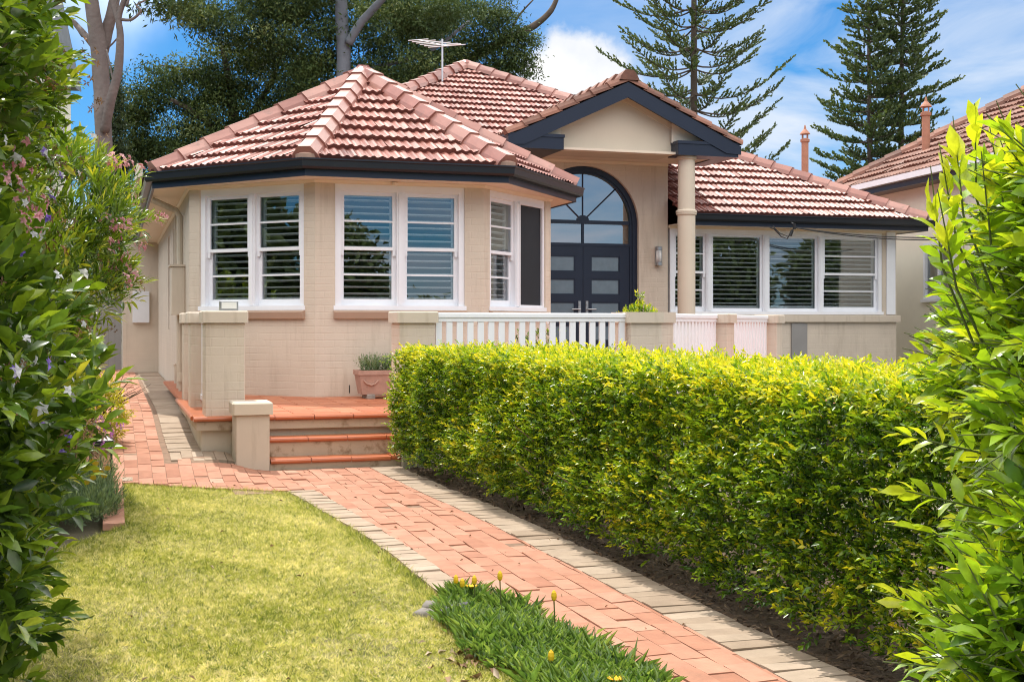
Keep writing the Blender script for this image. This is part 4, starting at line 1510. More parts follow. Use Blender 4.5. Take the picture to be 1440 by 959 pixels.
def nosing(mb, x0, x1, yf, z, depth=.16, seg=.385):
    x = x0
    while x < x1 - .02:
        e = min(x + seg, x1)
        prof = [(yf + depth, z), (yf + .022, z), (yf + .006, z - .006), (yf - .002, z - .02), (yf + .002, z - .036), (yf + .016, z - .045), (yf + depth, z - .045)]
        i = len(mb.v)
        dz = random.gauss(0, .0012)
        for xx in (x + .003, e - .003):
            mb.v += [(xx, a, b + dz) for a, b in prof]
        m = len(prof)
        t = random.random()
        for k in range(m):
            mb.f.append((i + k, i + m + k, i + m + (k + 1) % m, i + (k + 1) % m)); mb.t.append(t)
        mb.f.append(tuple(i + k for k in range(m))); mb.t.append(t)
        mb.f.append(tuple(i + m + k for k in range(m - 1, -1, -1))); mb.t.append(t)
        x = e


ns = MB()
nosing(ns, -1.63, 3.44, PF - .02, PZF + .004, .21)
ns.build('nosing', 'nosing_glaze', porch, PO)
ns = MB()                                            # return edge up the left side
i = 0
v = PF + .2
while v < .25:
    e = min(v + .385, .25)
    prof = [(-1.45, PZF + .003), (-1.625, PZF + .003), (-1.641, PZF - .003), (-1.648, PZF - .018), (-1.644, PZF - .034), (-1.63, PZF - .043), (-1.45, PZF - .043)]
    k0 = len(ns.v)
    for yy in (v + .003, e - .003):
        ns.v += [(a, yy, b) for a, b in prof]
    m = len(prof)
    for k in range(m):
        ns.f.append((k0 + k, k0 + (k + 1) % m, k0 + m + (k + 1) % m, k0 + m + k)); ns.t.append(.5)
    ns.f.append(tuple(k0 + k for k in range(m - 1, -1, -1))); ns.t.append(.5)
    ns.f.append(tuple(k0 + m + k for k in range(m))); ns.t.append(.5)
    v = e
ns.build('nosing', 'nosing_glaze', porch, PO)
SX0, SX1 = -.955, .30
for z_, vf in ((.125, -3.46), (.305, -3.24)):
    st = MB()
    st.box(SX0, SX1, vf + .02, PF + .1, -.02 if z_ < .2 else .08, z_ - .044)
    so_ = st.build('step', 'step_stained', porch, PO)
    ns = MB()
    nosing(ns, SX0 + .002, SX1, vf - .005, z_, .25)
    ns.build('nosing', 'nosing_glaze', so_)
    so_.children[0].location = (0, 0, 0)
    me = so_.children[0].data
    co = np.zeros(len(me.vertices) * 3, np.float32); me.vertices.foreach_get('co', co); co = co.reshape(-1, 3); co -= np.array(PO, np.float32); me.vertices.foreach_set('co', co.ravel())

# ---------------------------------------------------------------- brick piers
def pier_mesh(parent, hw, z1, cap=.118, capout=.03, yaw=0, mat='wall_paint'):
    a = MB(); a.bbox(-hw, hw, -hw, hw, 0, z1 - cap, .008)
    a.build('shaft', mat, parent)
    b = MB(); b.bbox(-hw - capout, hw + capout, -hw - capout, hw + capout, z1 - cap, z1, .012)
    b.build('cap', 'wall_paint_smooth', parent)


PH = 1.025
GRP = 'painted brick piers round the porch'
p0 = thing('brick_pier', 'stout beige pier topped by a small floodlight, left of the steps', 'pier', W(-1.325, -2.73, PZF), TH, GRP)
pier_mesh(p0, .19, PH)
dup(p0, W(-1.38, -1.30, PZF), TH, 'second beige pier behind the floodlight pier on the porch edge')
dup(p0, W(-1.38, .02, PZF), TH, 'rearmost beige pier on the left porch edge, nearest the downpipe')
dup(p0, W(.62, -2.60, PZF), TH, 'beige pier behind the far end of the hedge, right of the steps')
# corner pier where the balustrade turns back
p4 = thing('brick_pier', 'wide beige corner pier with a leafy shrub showing above its cap', 'pier', W(3.2, -2.6, PZF), TH, GRP)
def bent(mb, g_, z0, z1):
    P = [(-.21 - g_, -.22 - g_), (.15 + g_ * .4, -.22 - g_), (.42 + g_, .05 + g_ * .0), (.42 - .2, .25 + g_), (-.21 - g_, .25 + g_)]
    mb.prism(P, z0, z1)
a = MB(); bent(a, 0, 0, PH - .118); a.build('shaft', 'wall_paint', p4)
a = MB(); bent(a, .03, PH - .118, PH); a.build('cap', 'wall_paint_smooth', p4)
p5 = thing('brick_pier', 'narrow beige pier between the two slanting white balustrades', 'pier', W(4.98, -1.02, PZF), TH + r45, GRP)
pier_mesh(p5, .15, PH)
dup(p5, W(6.68, .72, PZF), TH + r45, 'last beige pier against the right wing wall')
nw = thing('newel_pier', 'low beige newel pier with pale cap at the left of the steps', 'pier', W(-1.12, -3.3, 0), TH)
a = MB(); a.bbox(-.155, .155, -.19, .19, 0, .55, .008); a.box(-.15, .15, .19, .42, 0, .36); a.build('shaft', 'wall_paint_smooth', nw)
a = MB(); a.bbox(-.185, .185, -.22, .21, .55, .665, .014); a.build('cap', 'gable_paint', nw)
nw2 = thing('newel_pier', 'low pale newel block half hidden by the hedge end', 'pier', W(.40, -3.3, 0), TH)
a = MB(); a.bbox(-.095, .12, -.19, .40, 0, .48, .008); a.build('shaft', 'wall_paint_smooth', nw2)

# ---------------------------------------------------------------- balustrades
def balustrade(label, u0, v0, u1, v1, n, name='balustrade', z=PZF):
    L_ = math.hypot(u1 - u0, v1 - v0)
    ang = math.atan2(v1 - v0, u1 - u0)
    t = thing(name, label, 'balustrade', W(u0, v0, z), TH + ang, 'white balustrades round the porch')
    a = MB(); a.bbox(0, L_, -.035, .035, .965, 1.012, .008); a.box(.002, L_ - .002, -.022, .022, .92, .965)
    a.build('top_rail', 'white_paint', t)
    a = MB(); a.box(0, L_, -.03, .03, .09, .14); a.build('bottom_rail', 'white_paint', t)
    for k in range(n):
        x = (k + .5) * L_ / n
        if k == 0:
            b = MB(); b.box(x - .032, x + .032, -.016, .016, .14, .92)
            first = b.build('baluster', 'white_paint', t)
            x00 = x
        else:
            c = first.copy(); C.objects.link(c); c.parent = t
            c.location = (x - x00, 0, 0)
    return t


balustrade('long white balustrade in front of the bay window and entry', .81, -2.70, 2.985, -2.70, 19)
balustrade('white balustrade slanting back from the corner pier', 3.58, -2.42, 4.87, -1.13, 15)
balustrade('shorter white balustrade slanting back to the last pier', 5.09, -.91, 6.56, .60, 15)
balustrade('white balustrade edge-on between the floodlight pier and the pier behind', -1.44, -2.54, -1.44, -1.49, 9)
balustrade('white balustrade edge-on between the rear two left piers', -1.44, -1.10, -1.44, -.17, 8)

# ---------------------------------------------------------------- small things on the porch
fl_ = thing('floodlight', 'small box floodlight lying on the pier cap left of the steps', 'floodlight', W(-1.28, -2.80, PZF + PH), TH)
a = MB(); a.bbox(-.09, .09, -.035, .05, .004, .098, .008); a.box(-.05, .05, .05, .075, .0, .06); a.build('housing', 'steel', fl_)
a = MB(); a.box(-.072, .072, -.041, -.036, .02, .084); a.build('lamp_glass', 'lamp_glass', fl_)

tr = thing('planter_trough', 'pinkish terracotta trough on feet against the bay wall', 'planter', W(.88, -.42, PZF), TH)
a = MB()
for k, (x0, x1, y0, y1, z0, z1) in enumerate(((-.44, .44, -.17, .17, .05, .33),)):
    P0 = [(-.40, -.15), (.40, -.15), (.40, .15), (-.40, .15)]
    i = len(a.v)
    P1 = [(-.44, -.175), (.44, -.175), (.44, .175), (-.44, .175)]
    P2 = [(-.415, -.15), (.415, -.15), (.415, .15), (-.415, .15)]
    a.v += [(x, y, .05) for x, y in P0] + [(x, y, .285) for x, y in P1] + [(x * 1.03, y * 1.06, .285) for x, y in P1] + [(x * 1.03, y * 1.06, .34) for x, y in P1] + [(x, y, .34) for x, y in P2] + [(x, y, .30) for x, y in P2]
    for r in range(5):
        for q in range(4):
            q2 = (q + 1) % 4
            a.f.append((i + r * 4 + q, i + r * 4 + q2, i + (r + 1) * 4 + q2, i + (r + 1) * 4 + q)); a.t.append(.5)
    a.f.append((i + 20, i + 21, i + 22, i + 23)); a.f.append((i + 3, i + 2, i + 1, i)); a.t += [.5, .5]
    for q in (-.30, .0, .30):                         # low relief swags on the front
        a.tube([(q - .09, -.168, .22), (q - .05, -.172, .18), (q, -.174, .165), (q + .05, -.172, .18), (q + .09, -.168, .22)], .012, 6)
a.build('trough', 'terracotta_pink', tr)
for q in (-.30, .30):
    a = MB(); a.bbox(q - .05, q + .05, -.17, .15, 0, .055, .01); a.build('foot', 'stone_grey', tr)
n = 420
P = np.stack([RNG.uniform(-.38, .38, n), RNG.uniform(-.12, .12, n), np.full(n, .30)], 1)
D = np.stack([RNG.normal(0, .35, n), RNG.normal(0, .35, n), np.ones(n)], 1)
S = sprays(P, D, 12, RNG.uniform(.12, .26, n), .045, .010, spread=.8, tone=RNG.uniform(.2, .8, n))
lav = leaves('trough_plant', *S, 'leaf_grey', 'flat')
tag(place(lav, W(.88, -.42, PZF), TH), 'grey-green bushy herb growing in the terracotta trough', 'plant')

ps = thing('potted_shrub', 'bright green clipped shrub in a pot behind the corner pier', 'plant', W(3.52, -1.80, PZF), TH)
a = MB(); a.lathe(0, 0, [(.13, 0), (.19, .42), (.21, .43), (.21, .48), (.17, .48)], 18); a.build('pot', 'terracotta', ps)
n = 700
th_ = RNG.uniform(0, 2 * math.pi, n); rr_ = np.sqrt(RNG.uniform(0, 1, n)) * .27
P = np.stack([rr_ * np.cos(th_), rr_ * np.sin(th_) * .9, .78 + RNG.uniform(-.25, .32, n) * np.sqrt(np.maximum(0, 1 - (rr_ / .30) ** 2))], 1)
D = nrmz(P - np.array([0, 0, .6])) + np.array([0, 0, .4])
P2 = np.stack([RNG.normal(.02, .025, 26), RNG.normal(0, .025, 26), RNG.uniform(1.02, 1.24, 26)], 1)
D2 = rdir(26) + np.array([0, 0, .6])
S = sprays(np.concatenate([P, P2]), np.concatenate([D, D2]), 6, .06, .042, .02, tone=RNG.uniform(.3, .9, n + 26))
leaves('foliage', *S, 'leaf_hedge', 'fold', ps)
a = MB(); a.tube([(0, 0, .4), (.01, 0, .8), (.02, 0, 1.2)], [.02, .015, .006], 6); a.build('stem', 'twig_brown', ps)

fp = thing('flowering_pot_plant', 'small pot plant with white flowers glimpsed through the balusters', 'plant', W(2.35, -1.6, PZF), TH)
a = MB(); a.lathe(0, 0, [(.12, 0), (.17, .38), (.19, .39), (.19, .44), (.15, .44)], 18); a.build('pot', 'terracotta', fp)
n = 150
P = np.stack([RNG.normal(0, .13, n), RNG.normal(0, .1, n), RNG.uniform(.42, .80, n)], 1)
S = sprays(P, rdir(n) + np.array([0, 0, .5]), 5, .06, .05, .02, tone=RNG.uniform(.2, .7, n))
leaves('foliage', *S, 'leaf_shrub', 'fold', fp)
n = 30
P = np.stack([RNG.normal(0, .15, n), RNG.normal(0, .12, n), RNG.uniform(.62, .95, n)], 1)
S = sprays(P, rdir(n), 5, .012, .03, .022, tone=RNG.uniform(.2, 1, n))
leaves('flower', *S, 'petal_white', 'flat', fp)

# ---------------------------------------------------------------- aerial, flues, cable
an_ = PX(622, 99, 26.9)
ae = thing('tv_antenna', 'pale grey TV antenna with cross rods on the main roof', 'antenna', (an_.x, an_.y, an_.z - .25))
a = MB(); a.tube([(0, 0, 0), (0, 0, .92)], .02, 8); a.build('mast', 'aluminium', ae)
a = MB()
b0, b1 = Vector((-.54, .25, .96)), Vector((.10, -.05, .76))
a.tube([b0, b1], .010, 6)
for k in range(6):
    c = b0 + (b1 - b0) * (k / 5)
    l = .30 + .05 * k
    dx = Vector((.93, .12, .10)).normalized()
    a.tube([c - dx * l * .74, c + dx * l * .74], .010, 6)
a.tube([(0, 0, .78), (.40, .1, .84)], .010, 6)
a.build('element', 'aluminium', ae)

def flue(label, loc, h, r=.085):
    t = thing('flue_pipe', label, 'flue', loc)
    a = MB(); a.lathe(0, 0, [(r, 0), (r, h), (r * 1.3, h + .01), (r * 1.35, h + .07), (r * .95, h + .09), (r * .8, h + .1)], 14); a.build('pipe', 'terracotta', t)
    a = MB(); a.lathe(0, 0, [(r * 1.5, h + .2), (r * 1.2, h + .24), (r * .4, h + .32), (r * .15, h + .42)], 14)
    for k in range(4):
        an = k * math.pi / 2 + .4
        a.tube([(r * .95 * math.cos(an), r * .95 * math.sin(an), h + .08), (r * .95 * math.cos(an), r * .95 * math.sin(an), h + .21)], .014, 6)
    a.build('cowl', 'terracotta', t)
q_ = PX(1132, 262, 30); flue('terracotta flue pipe with conical cowl rising behind the red roof', q_, 1.05)

# ================================================================ neighbours
def local_thing_mesh(parent, builder, name, mat):
    m = MB(); builder(m); return m.build(name, mat, parent)


NB = thing('neighbour_house', 'cream rendered house with weathered brown tiled roof beyond the right wing', 'house', (8.42, 26.0, 0), math.radians(11.0))
# local frame: x to the right (away from our house), y back along the wall
NE, NP = 4.46, .60
nb = MB()
wall_run(nb, (0, 2.6), (0, -4.95), 0, NE - .2, .25, [(2.6 + .35, 2.6 + 1.55, 1.9, 3.05), (2.6 + 2.2, 2.6 + 3.2, 1.9, 3.05), (2.6 + 3.4, 2.6 + 4.7, .35, 1.05)])
nb.box(.3, 7.6, 2.2, 2.5, 0, NE - .2); nb.box(.3, 7.6, -4.95, -4.7, 0, NE - .2)
nb.build('wall', 'neighbour_cream', NB)
def nwin(y1, z0, wd, h):
    f = MB()
    f.box(0, wd, -.03, .08, 0, .07); f.box(0, wd, -.03, .08, h - .07, h); f.box(0, .07, -.03, .08, .07, h - .07); f.box(wd - .07, wd, -.03, .08, .07, h - .07)
    f.box(wd * .45, wd * .45 + .05, -.02, .07, .07, h - .07)
    f.box(-.05, wd + .05, -.07, -.031, -.06, .0)
    w_ = f.build('window', 'white_paint', NB)
    g_ = MB(); g_.quad((.07, .03, .07), (wd - .07, .03, .07), (wd - .07, .03, h - .07), (.07, .03, h - .07)); g_.build('glass_pane', 'pane_glass', w_)
    b_ = MB(); b_.box(.05, wd - .05, .2, .22, .02, h); b_.build('blind', 'shutter_white', w_)
    place(w_, (.02, y1, z0), -math.radians(90))
nwin(-.35, 1.9, 1.2, 1.15); nwin(-2.2, 1.9, 1.0, 1.15); nwin(-3.4, .35, 1.3, .7)
rf = MB()
ex, ey0, ey1, wd = -.42, -5.4, 3.4, 8.5
rz = NE + (wd / 2) * NP
roof_face(rf, (ex, ey1, NE), (ex, ey0, NE), [(ex, ey1, NE), (ex, ey0, NE), (ex + wd / 2, ey0 + wd / 2, rz), (ex + wd / 2, ey1 - wd / 2, rz)], course=.36, wave=.13, step=.033, amp=.022, lip=.045, jitter=2)
rf.poly([(ex + wd, ey1, NE), (ex, ey1, NE), (ex + wd / 2, ey1 - wd / 2, rz)])
rf.poly([(ex, ey0, NE), (ex + wd, ey0, NE), (ex + wd / 2, ey0 + wd / 2, rz)])
rf.poly([(ex + wd, ey0, NE), (ex + wd, ey1, NE), (ex + wd / 2, ey1 - wd / 2, rz), (ex + wd / 2, ey0 + wd / 2, rz)])
nr = rf.build('roof', 'tile_weathered', NB)
rc = MB()
caps(rc, (ex, ey1, NE + .03), (ex + wd / 2, ey1 - wd / 2, rz + .05), None, None)
caps(rc, (ex + wd / 2, ey1 - wd / 2, rz + .05), (ex + wd / 2, ey0 + wd / 2, rz + .05), None, None)
rc.build('ridge_capping', 'tile_weathered', nr)
m_ = MB(); m_.box(ex - .11, ex + .01, ey0, ey1, NE - .12, NE - .0); m_.build('gutter', 'white_paint', NB)
m_ = MB(); m_.box(ex + .012, ex + .03, ey0, ey1, NE - .24, NE - .02); m_.box(ex + .03, .0, ey0, ey1, NE - .24, NE - .21); m_.build('soffit', 'gutter_paint', NB)
m_ = MB(); m_.tube([(-.06, -1.85, .0), (-.06, -1.85, 3.9)], .05, 8); m_.build('downpipe', 'neighbour_cream', NB)
tf = thing('paling_fence', 'short weathered grey paling fence against the neighbour wall', 'fence', W(12.6, 4.6, 0), TH)
for k in range(9):
    m_ = MB(); m_.box(k * .14, k * .14 + .125, random.uniform(-.005, .005), .022, 0, 1.02 + random.uniform(-.01, .01)); m_.build('paling', 'weathered_timber', tf)
m_ = MB(); m_.box(0, 1.26, .03, .07, .8, .87); m_.build('rail', 'weathered_timber', tf)
q_ = PX(1302, 222, 27.0); flue('terracotta flue pipe standing on the neighbour\'s weathered roof', (q_.x, q_.y, q_.z - .25), 1.15)

LN = thing('neighbour_house', 'tall neighbouring house with grey tiles, glimpsed beyond the flowering shrubs', 'house', (-14.75, 36, 0), math.radians(6))
m_ = MB(); m_.box(-7, .0, 0, 8, 0, 9.75); m_.build('wall', 'neighbour_cream', LN)
rf = MB()
roof_face(rf, (-7.2, -.5, 9.7), (.25, -.5, 9.7), [(-7.2, -.5, 9.7), (.25, -.5, 9.7), (.25, 4, 14.0), (-7.2, 4, 14.0)], course=.34, wave=.2, step=.05)
rf.poly([(.25, 8.5, 9.7), (-7.2, 8.5, 9.7), (-7.2, 4, 14.0), (.25, 4, 14.0)])
rf.poly([(.25, -.5, 9.65), (.25, 8.5, 9.65), (.25, 4, 13.95)])
rf.build('roof', 'tile_grey', LN)
m_ = MB(); m_.poly([(.26, -.5, 9.45), (.34, -.5, 9.45), (.34, 4, 13.8), (.26, 4, 13.8)]); m_.poly([(.26, -.51, 9.45), (.34, -.51, 9.45), (.34, -.51, 9.8), (.26, -.51, 9.8)][::-1]); m_.box(.26, .36, -.52, -.4, 9.25, 9.75); m_.build('barge_board', 'cream_trim', LN)

gt = thing('side_gate', 'grey timber gate closing the side path at its far end', 'gate', W(-3.47, 14.6, .3), TH)
for k in range(9):
    m_ = MB(); m_.box(k * .145, k * .145 + .14, 0, .03, .04, 1.95); m_.build('board', 'grey_panel', gt)
m_ = MB(); m_.box(0, 1.3, .031, .07, .4, .5); m_.box(0, 1.3, .031, .07, 1.5, 1.6); m_.build('rail', 'grey_panel', gt)

# service cable
sc_ = thing('service_cable', 'black overhead service cable fixed under the right wing gutter', 'cable', PX(1117, 320, 22.3))
c0 = Vector(sc_.location)
e_ = Vector((8.42 - .1 * 1, 24.6, 2.95))
e_ = Vector((9.3, 21.5, 3.02))
m_ = MB()
for dz in (0, -.035):
    pts = []
    for k in range(15):
        t = k / 14
        p = Vector((0, 0, 0)).lerp(e_ - c0, t)
        p.z -= .16 * 4 * t * (1 - t) * (1.0 if dz == 0 else 1.25)
        pts.append(p)
    m_.tube(pts, .011, 6)
m_.tube([(0, 0, 0), (-.12, .04, -.20), (-.22, .06, -.16), (-.34, .10, -.02), (-.42, .15, .02)], .012, 6)
m_.tube([(0, 0, 0), (-.10, .04, -.16), (-.25, .05, -.10), (-.36, .10, .03)], .009, 6)
m_.build('wire', 'cable_black', sc_)
m_ = MB()
m_.tube([(.0, .0, .07), (.0, 0, -.03)], .03, 8); m_.tube([(-.03, .02, -.05), (-.07, .02, -.15)], .028, 8); m_.tube([(.0, .22, .1), (0, 0, .05)], .014, 6)
m_.build('insulator', 'black_plastic', sc_)

# ================================================================ hedge
def hface(v):           # front of the hedge (u) along its length
    return interp([(-14, .42), (-7, .40), (-5.0, .32), (-3.7, .225)], v)
HZ, HB, HV0, HV1 = 1.145, 1.75, -13.2, -3.62
hedge = thing('hedge', 'long clipped green hedge with yellow new growth beside the brick path', 'hedge', W(1.1, -8, 0), TH)
HO = np.array([1.1, -8, 0])

def hedge_cloud(n, dmin, dmax, where):
    v = RNG.uniform(HV0, HV1, n)
    dep = RNG.uniform(dmin, dmax, n)
    lump = .022 * np.sin(v * 3.1) + .02 * np.sin(v * 7.3 + 1)
    if where == 'front':
        z = 1.0 - RNG.beta(1.0, 1.15, n)
        z = .10 + z * (HZ - .10)
        lf = np.array([hface(a) for a in v])
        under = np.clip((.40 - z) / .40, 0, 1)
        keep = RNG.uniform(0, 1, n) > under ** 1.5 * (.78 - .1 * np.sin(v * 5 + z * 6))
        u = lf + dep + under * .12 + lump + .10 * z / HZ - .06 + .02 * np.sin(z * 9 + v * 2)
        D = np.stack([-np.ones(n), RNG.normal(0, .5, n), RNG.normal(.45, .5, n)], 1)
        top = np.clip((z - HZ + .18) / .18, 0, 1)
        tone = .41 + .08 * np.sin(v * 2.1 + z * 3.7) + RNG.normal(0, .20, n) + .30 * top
        P = np.stack([u, v, z], 1)[keep]
        return P, D[keep], tone[keep]
    if where == 'top':
        lf = np.array([hface(a) for a in v])
        u = lf + RNG.uniform(0, 1, n) * (HB - lf)
        z = HZ - dep + .02 * np.sin(v * 4 + u * 3) + RNG.normal(0, .018, n)
        D = np.stack([RNG.normal(-.15, .7, n), RNG.normal(0, .7, n), np.full(n, .45)], 1)
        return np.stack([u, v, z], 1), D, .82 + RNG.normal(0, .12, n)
    if where == 'end':
        u = RNG.uniform(.16, HB, n); z = RNG.uniform(.15, HZ, n)
        D = np.stack([RNG.normal(-.2, .5, n), np.ones(n), RNG.normal(.5, .4, n)], 1)
        return np.stack([u, HV1 - dep, z], 1), D, .5 + RNG.normal(0, .15, n)
    u = HB - dep; z = RNG.uniform(.15, HZ, n)
    D = np.stack([np.ones(n), RNG.normal(0, .5, n), RNG.normal(.5, .4, n)], 1)
    return np.stack([u, v, z], 1), D, .45 + RNG.normal(0, .15, n)

parts_ = []
for n, a, b, wh, per, bonus in ((12500, 0, .10, 'front', 8, .24), (9000, .10, .55, 'front', 7, .05), (6500, .02, .10, 'top', 8, .15), (1500, 0, .2, 'end', 7, .15), (1800, .0, .2, 'back', 7, .1)):
    P, D, tone = hedge_cloud(n, a, b, wh)
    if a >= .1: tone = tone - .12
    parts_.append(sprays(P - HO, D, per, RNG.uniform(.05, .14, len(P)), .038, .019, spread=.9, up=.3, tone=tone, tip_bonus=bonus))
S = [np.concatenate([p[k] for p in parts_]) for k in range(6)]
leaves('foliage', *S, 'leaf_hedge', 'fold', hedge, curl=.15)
v = -12.7
while v < -3.8:
    st = MB()
    u0 = .78 + random.uniform(-.12, .12)
    z_ = 0
    pts = [Vector((u0 - HO[0], v - HO[1], -.02)), Vector((u0 + .02 - HO[0], v + .02 - HO[1], .07)), Vector((u0 - .03 - HO[0], v + .05 - HO[1], .25)), Vector((u0 + .03 - HO[0], v + random.uniform(-.1, .1) - HO[1], .6)), Vector((u0 + .1 - HO[0], v + random.uniform(-.2, .2) - HO[1], 1.05))]
    st.tube(pts, [.085, .05, .04, .026, .008], 8)
    for k in range(11):
        b0 = pts[1].lerp(pts[3], random.random())
        e = b0 + Vector((random.uniform(-.48, .35), random.uniform(-.42, .42), random.uniform(.12, .55)))
        mid = b0.lerp(e, .5) + Vector((random.uniform(-.05, .05), random.uniform(-.05, .05), -.05))
        st.tube([b0, mid, e], [.012, .008, .003], 5, cap=False)
    st.build('stem', 'twig_brown', hedge)
    v += random.uniform(.62, .85)

# bark mulch under the hedge
n = 9000
P = np.stack([.33 + RNG.beta(1, 1.3, n) * .9, RNG.uniform(-13, -3.6, n), RNG.uniform(.006, .026, n)], 1)
P[:, 0] = np.maximum(P[:, 0], np.array([interp(ROUT, a) for a in P[:, 1]]) + .01)
D = np.stack([RNG.normal(size=n), RNG.normal(size=n), RNG.normal(0, .25, n)], 1)
mul = leaves('bark_mulch', P, D, np.stack([RNG.normal(0, .3, n), RNG.normal(0, .3, n), np.ones(n)], 1), RNG.uniform(.02, .06, n), RNG.uniform(.008, .022, n), RNG.beta(1.6, 3, n), 'chip', 'flat')
tag(place(mul, (OX, OY, 0), TH), 'dark bark mulch and leaf litter at the foot of the hedge', 'mulch', kind='stuff')

# ================================================================ lawn blades
def lawn_pts(n, vlo, vhi):
    out = []
    u = RNG.uniform(-3.4, -.74, n * 3); v = RNG.uniform(vlo, vhi, n * 3)
    ok = np.array([in_lawn(a, b) for a, b in zip(u, v)])
    return np.stack([u[ok], v[ok]], 1)[:n]
pts = np.concatenate([lawn_pts(26000, -11.5, -8.0), lawn_pts(20000, -8.0, -3.9)])
n = len(pts)
patch = np.sin(pts[:, 0] * 3.1 + np.sin(pts[:, 1] * 1.7) * 1.5) * np.sin(pts[:, 1] * 2.3 + 1.0) + .5 * np.sin(pts[:, 0] * 9 + pts[:, 1] * 6)
tuft_tone = .60 + .13 * patch + RNG.normal(0, .30, n)
tuft_tone[RNG.uniform(0, 1, n) < .05] = .0
edge = np.array([1.0 if (lawn_right(v) - u < .07 or u - lawn_left(v) < .05 or (v > -5.1 and interp(LAWN_TOP, u) - v < .07)) else 0.0 for u, v in pts])
tuft_tone -= .25 * edge
reps = 9
P = np.repeat(np.concatenate([pts, np.zeros((n, 1))], 1), reps, axis=0)
m = len(P)
P[:, :2] += RNG.normal(0, .009, (m, 2))
lean = np.repeat(RNG.normal(0, .7, (n, 2)), reps, axis=0)
D = np.stack([lean[:, 0] + RNG.normal(0, .6, m), lean[:, 1] + RNG.normal(0, .6, m), RNG.uniform(.2, .9, m)], 1)
edge = np.repeat(edge, reps)
Ls = RNG.uniform(.016, .040, m) * (1 + .7 * edge)
gr = leaves('grass', P, D, rdir(m), Ls, RNG.uniform(.0036, .0066, m), np.clip(np.repeat(tuft_tone, reps) + RNG.normal(0, .12, m), 0, 1), 'grass', 'blade', curl=.25)
tag(place(gr, (OX, OY, 0), TH), 'short green and straw-coloured lawn grass beside the path', 'grass', kind='stuff')

# ================================================================ border of daisies by the path
n = 1750
v = -9.4 - RNG.beta(1, 1.15, n) * 4.2
wd = np.clip((-9.3 - v) / .55, .25, 1)
u = -.74 + np.clip((-9.6 - v) * .06, 0, .12) + RNG.uniform(-1, 1, n) * (.21 + .04 * np.sin(v * 9)) * wd
parts_ = []
P0 = np.stack([u, v, np.full(n, .01)], 1)
hh = RNG.uniform(.05, .108, n) * (1 + .25 * np.sin(v * 7 + u * 11))
for k in range(16):
    an = RNG.uniform(0, 2 * math.pi, n)
    lean = RNG.uniform(.15, .95, n)
    D = np.stack([np.cos(an) * lean, np.sin(an) * lean, np.full(n, 1.0)], 1)
    Nn = np.stack([-np.cos(an), -np.sin(an), np.full(n, .6)], 1)
    b = P0 + nrmz(D) * RNG.uniform(0, .06, n)[:, None] + RNG.normal(0, .02, (n, 3)) * np.array([1, 1, .2])
    parts_.append((b, D, Nn, hh * RNG.uniform(.6, 1.0, n), RNG.uniform(.009, .0145, n), np.clip(RNG.normal(.5, .24, n), 0, 1)))
S = [np.concatenate([p[k] for p in parts_]) for k in range(6)]
db = thing('daisy_border', 'clump of green strap-leaved daisies between lawn and brick path', 'plant', W(-.85, -9, 0), TH)
S[0] = S[0] - np.array([-.85, -9, 0])
leaves('foliage', *S, 'leaf_daisy', 'fold', db, curl=.22)
for (px, py, dd, ht, opened) in ((703, 812, 5.75, .30, 0), (663, 826, 5.95, .22, 1), (667, 818, 5.9, .25, 0), (641, 817, 6.05, .24, 0), (650, 822, 6.0, .22, 0), (775, 925, 4.75, .20, 0), (866, 957, 4.45, .18, 1), (779, 840, 5.35, .26, 0)):
    p = PX(px, py, dd)
    uu_, vv_ = UV(p.x, p.y)
    t = thing('daisy_flower', 'x', 'flower', (p.x, p.y, 0), 0, 'yellow flowers of the daisy border')
    lab = {703: 'closed yellow daisy bud on the tallest bare stalk over the path', 663: 'open yellow daisy at the far end of the daisy border', 667: 'yellow bud just above the open daisy', 641: 'leftmost green-tipped yellow bud of the daisy border',
           650: 'small yellow bud between the leftmost bud and the open daisy', 775: 'closed yellow bud low among the front strap leaves', 866: 'yellow daisy at the very bottom edge of the picture', 779: 'dark seed-headed bud leaning over the bricks'}[px]
    t['label'] = lab
    m_ = MB(); m_.tube([(.01, .0, .0), (.004, 0, p.z * .5), (0, 0, p.z - .012)], .0035, 6); m_.build('stalk', 'twig_green', t)
    m_ = MB()
    if opened:
        for k in range(13):
            a = 2 * math.pi * k / 13
            c_, s_ = math.cos(a), math.sin(a)
            z0 = p.z
            m_.poly([(0, 0, z0 - .006), (c_ * .018 - s_ * .006, s_ * .018 + c_ * .006, z0 + .008), (c_ * .034, s_ * .034, z0 + .012), (c_ * .018 + s_ * .006, s_ * .018 - c_ * .006, z0 + .008)])
    else:
        m_.lathe(0, 0, [(.004, p.z - .014), (.011, p.z - .006), (.013, p.z + .008), (.010, p.z + .022), (.003, p.z + .032)], 9)
    m_.build('petals', 'petal_yellow', t)

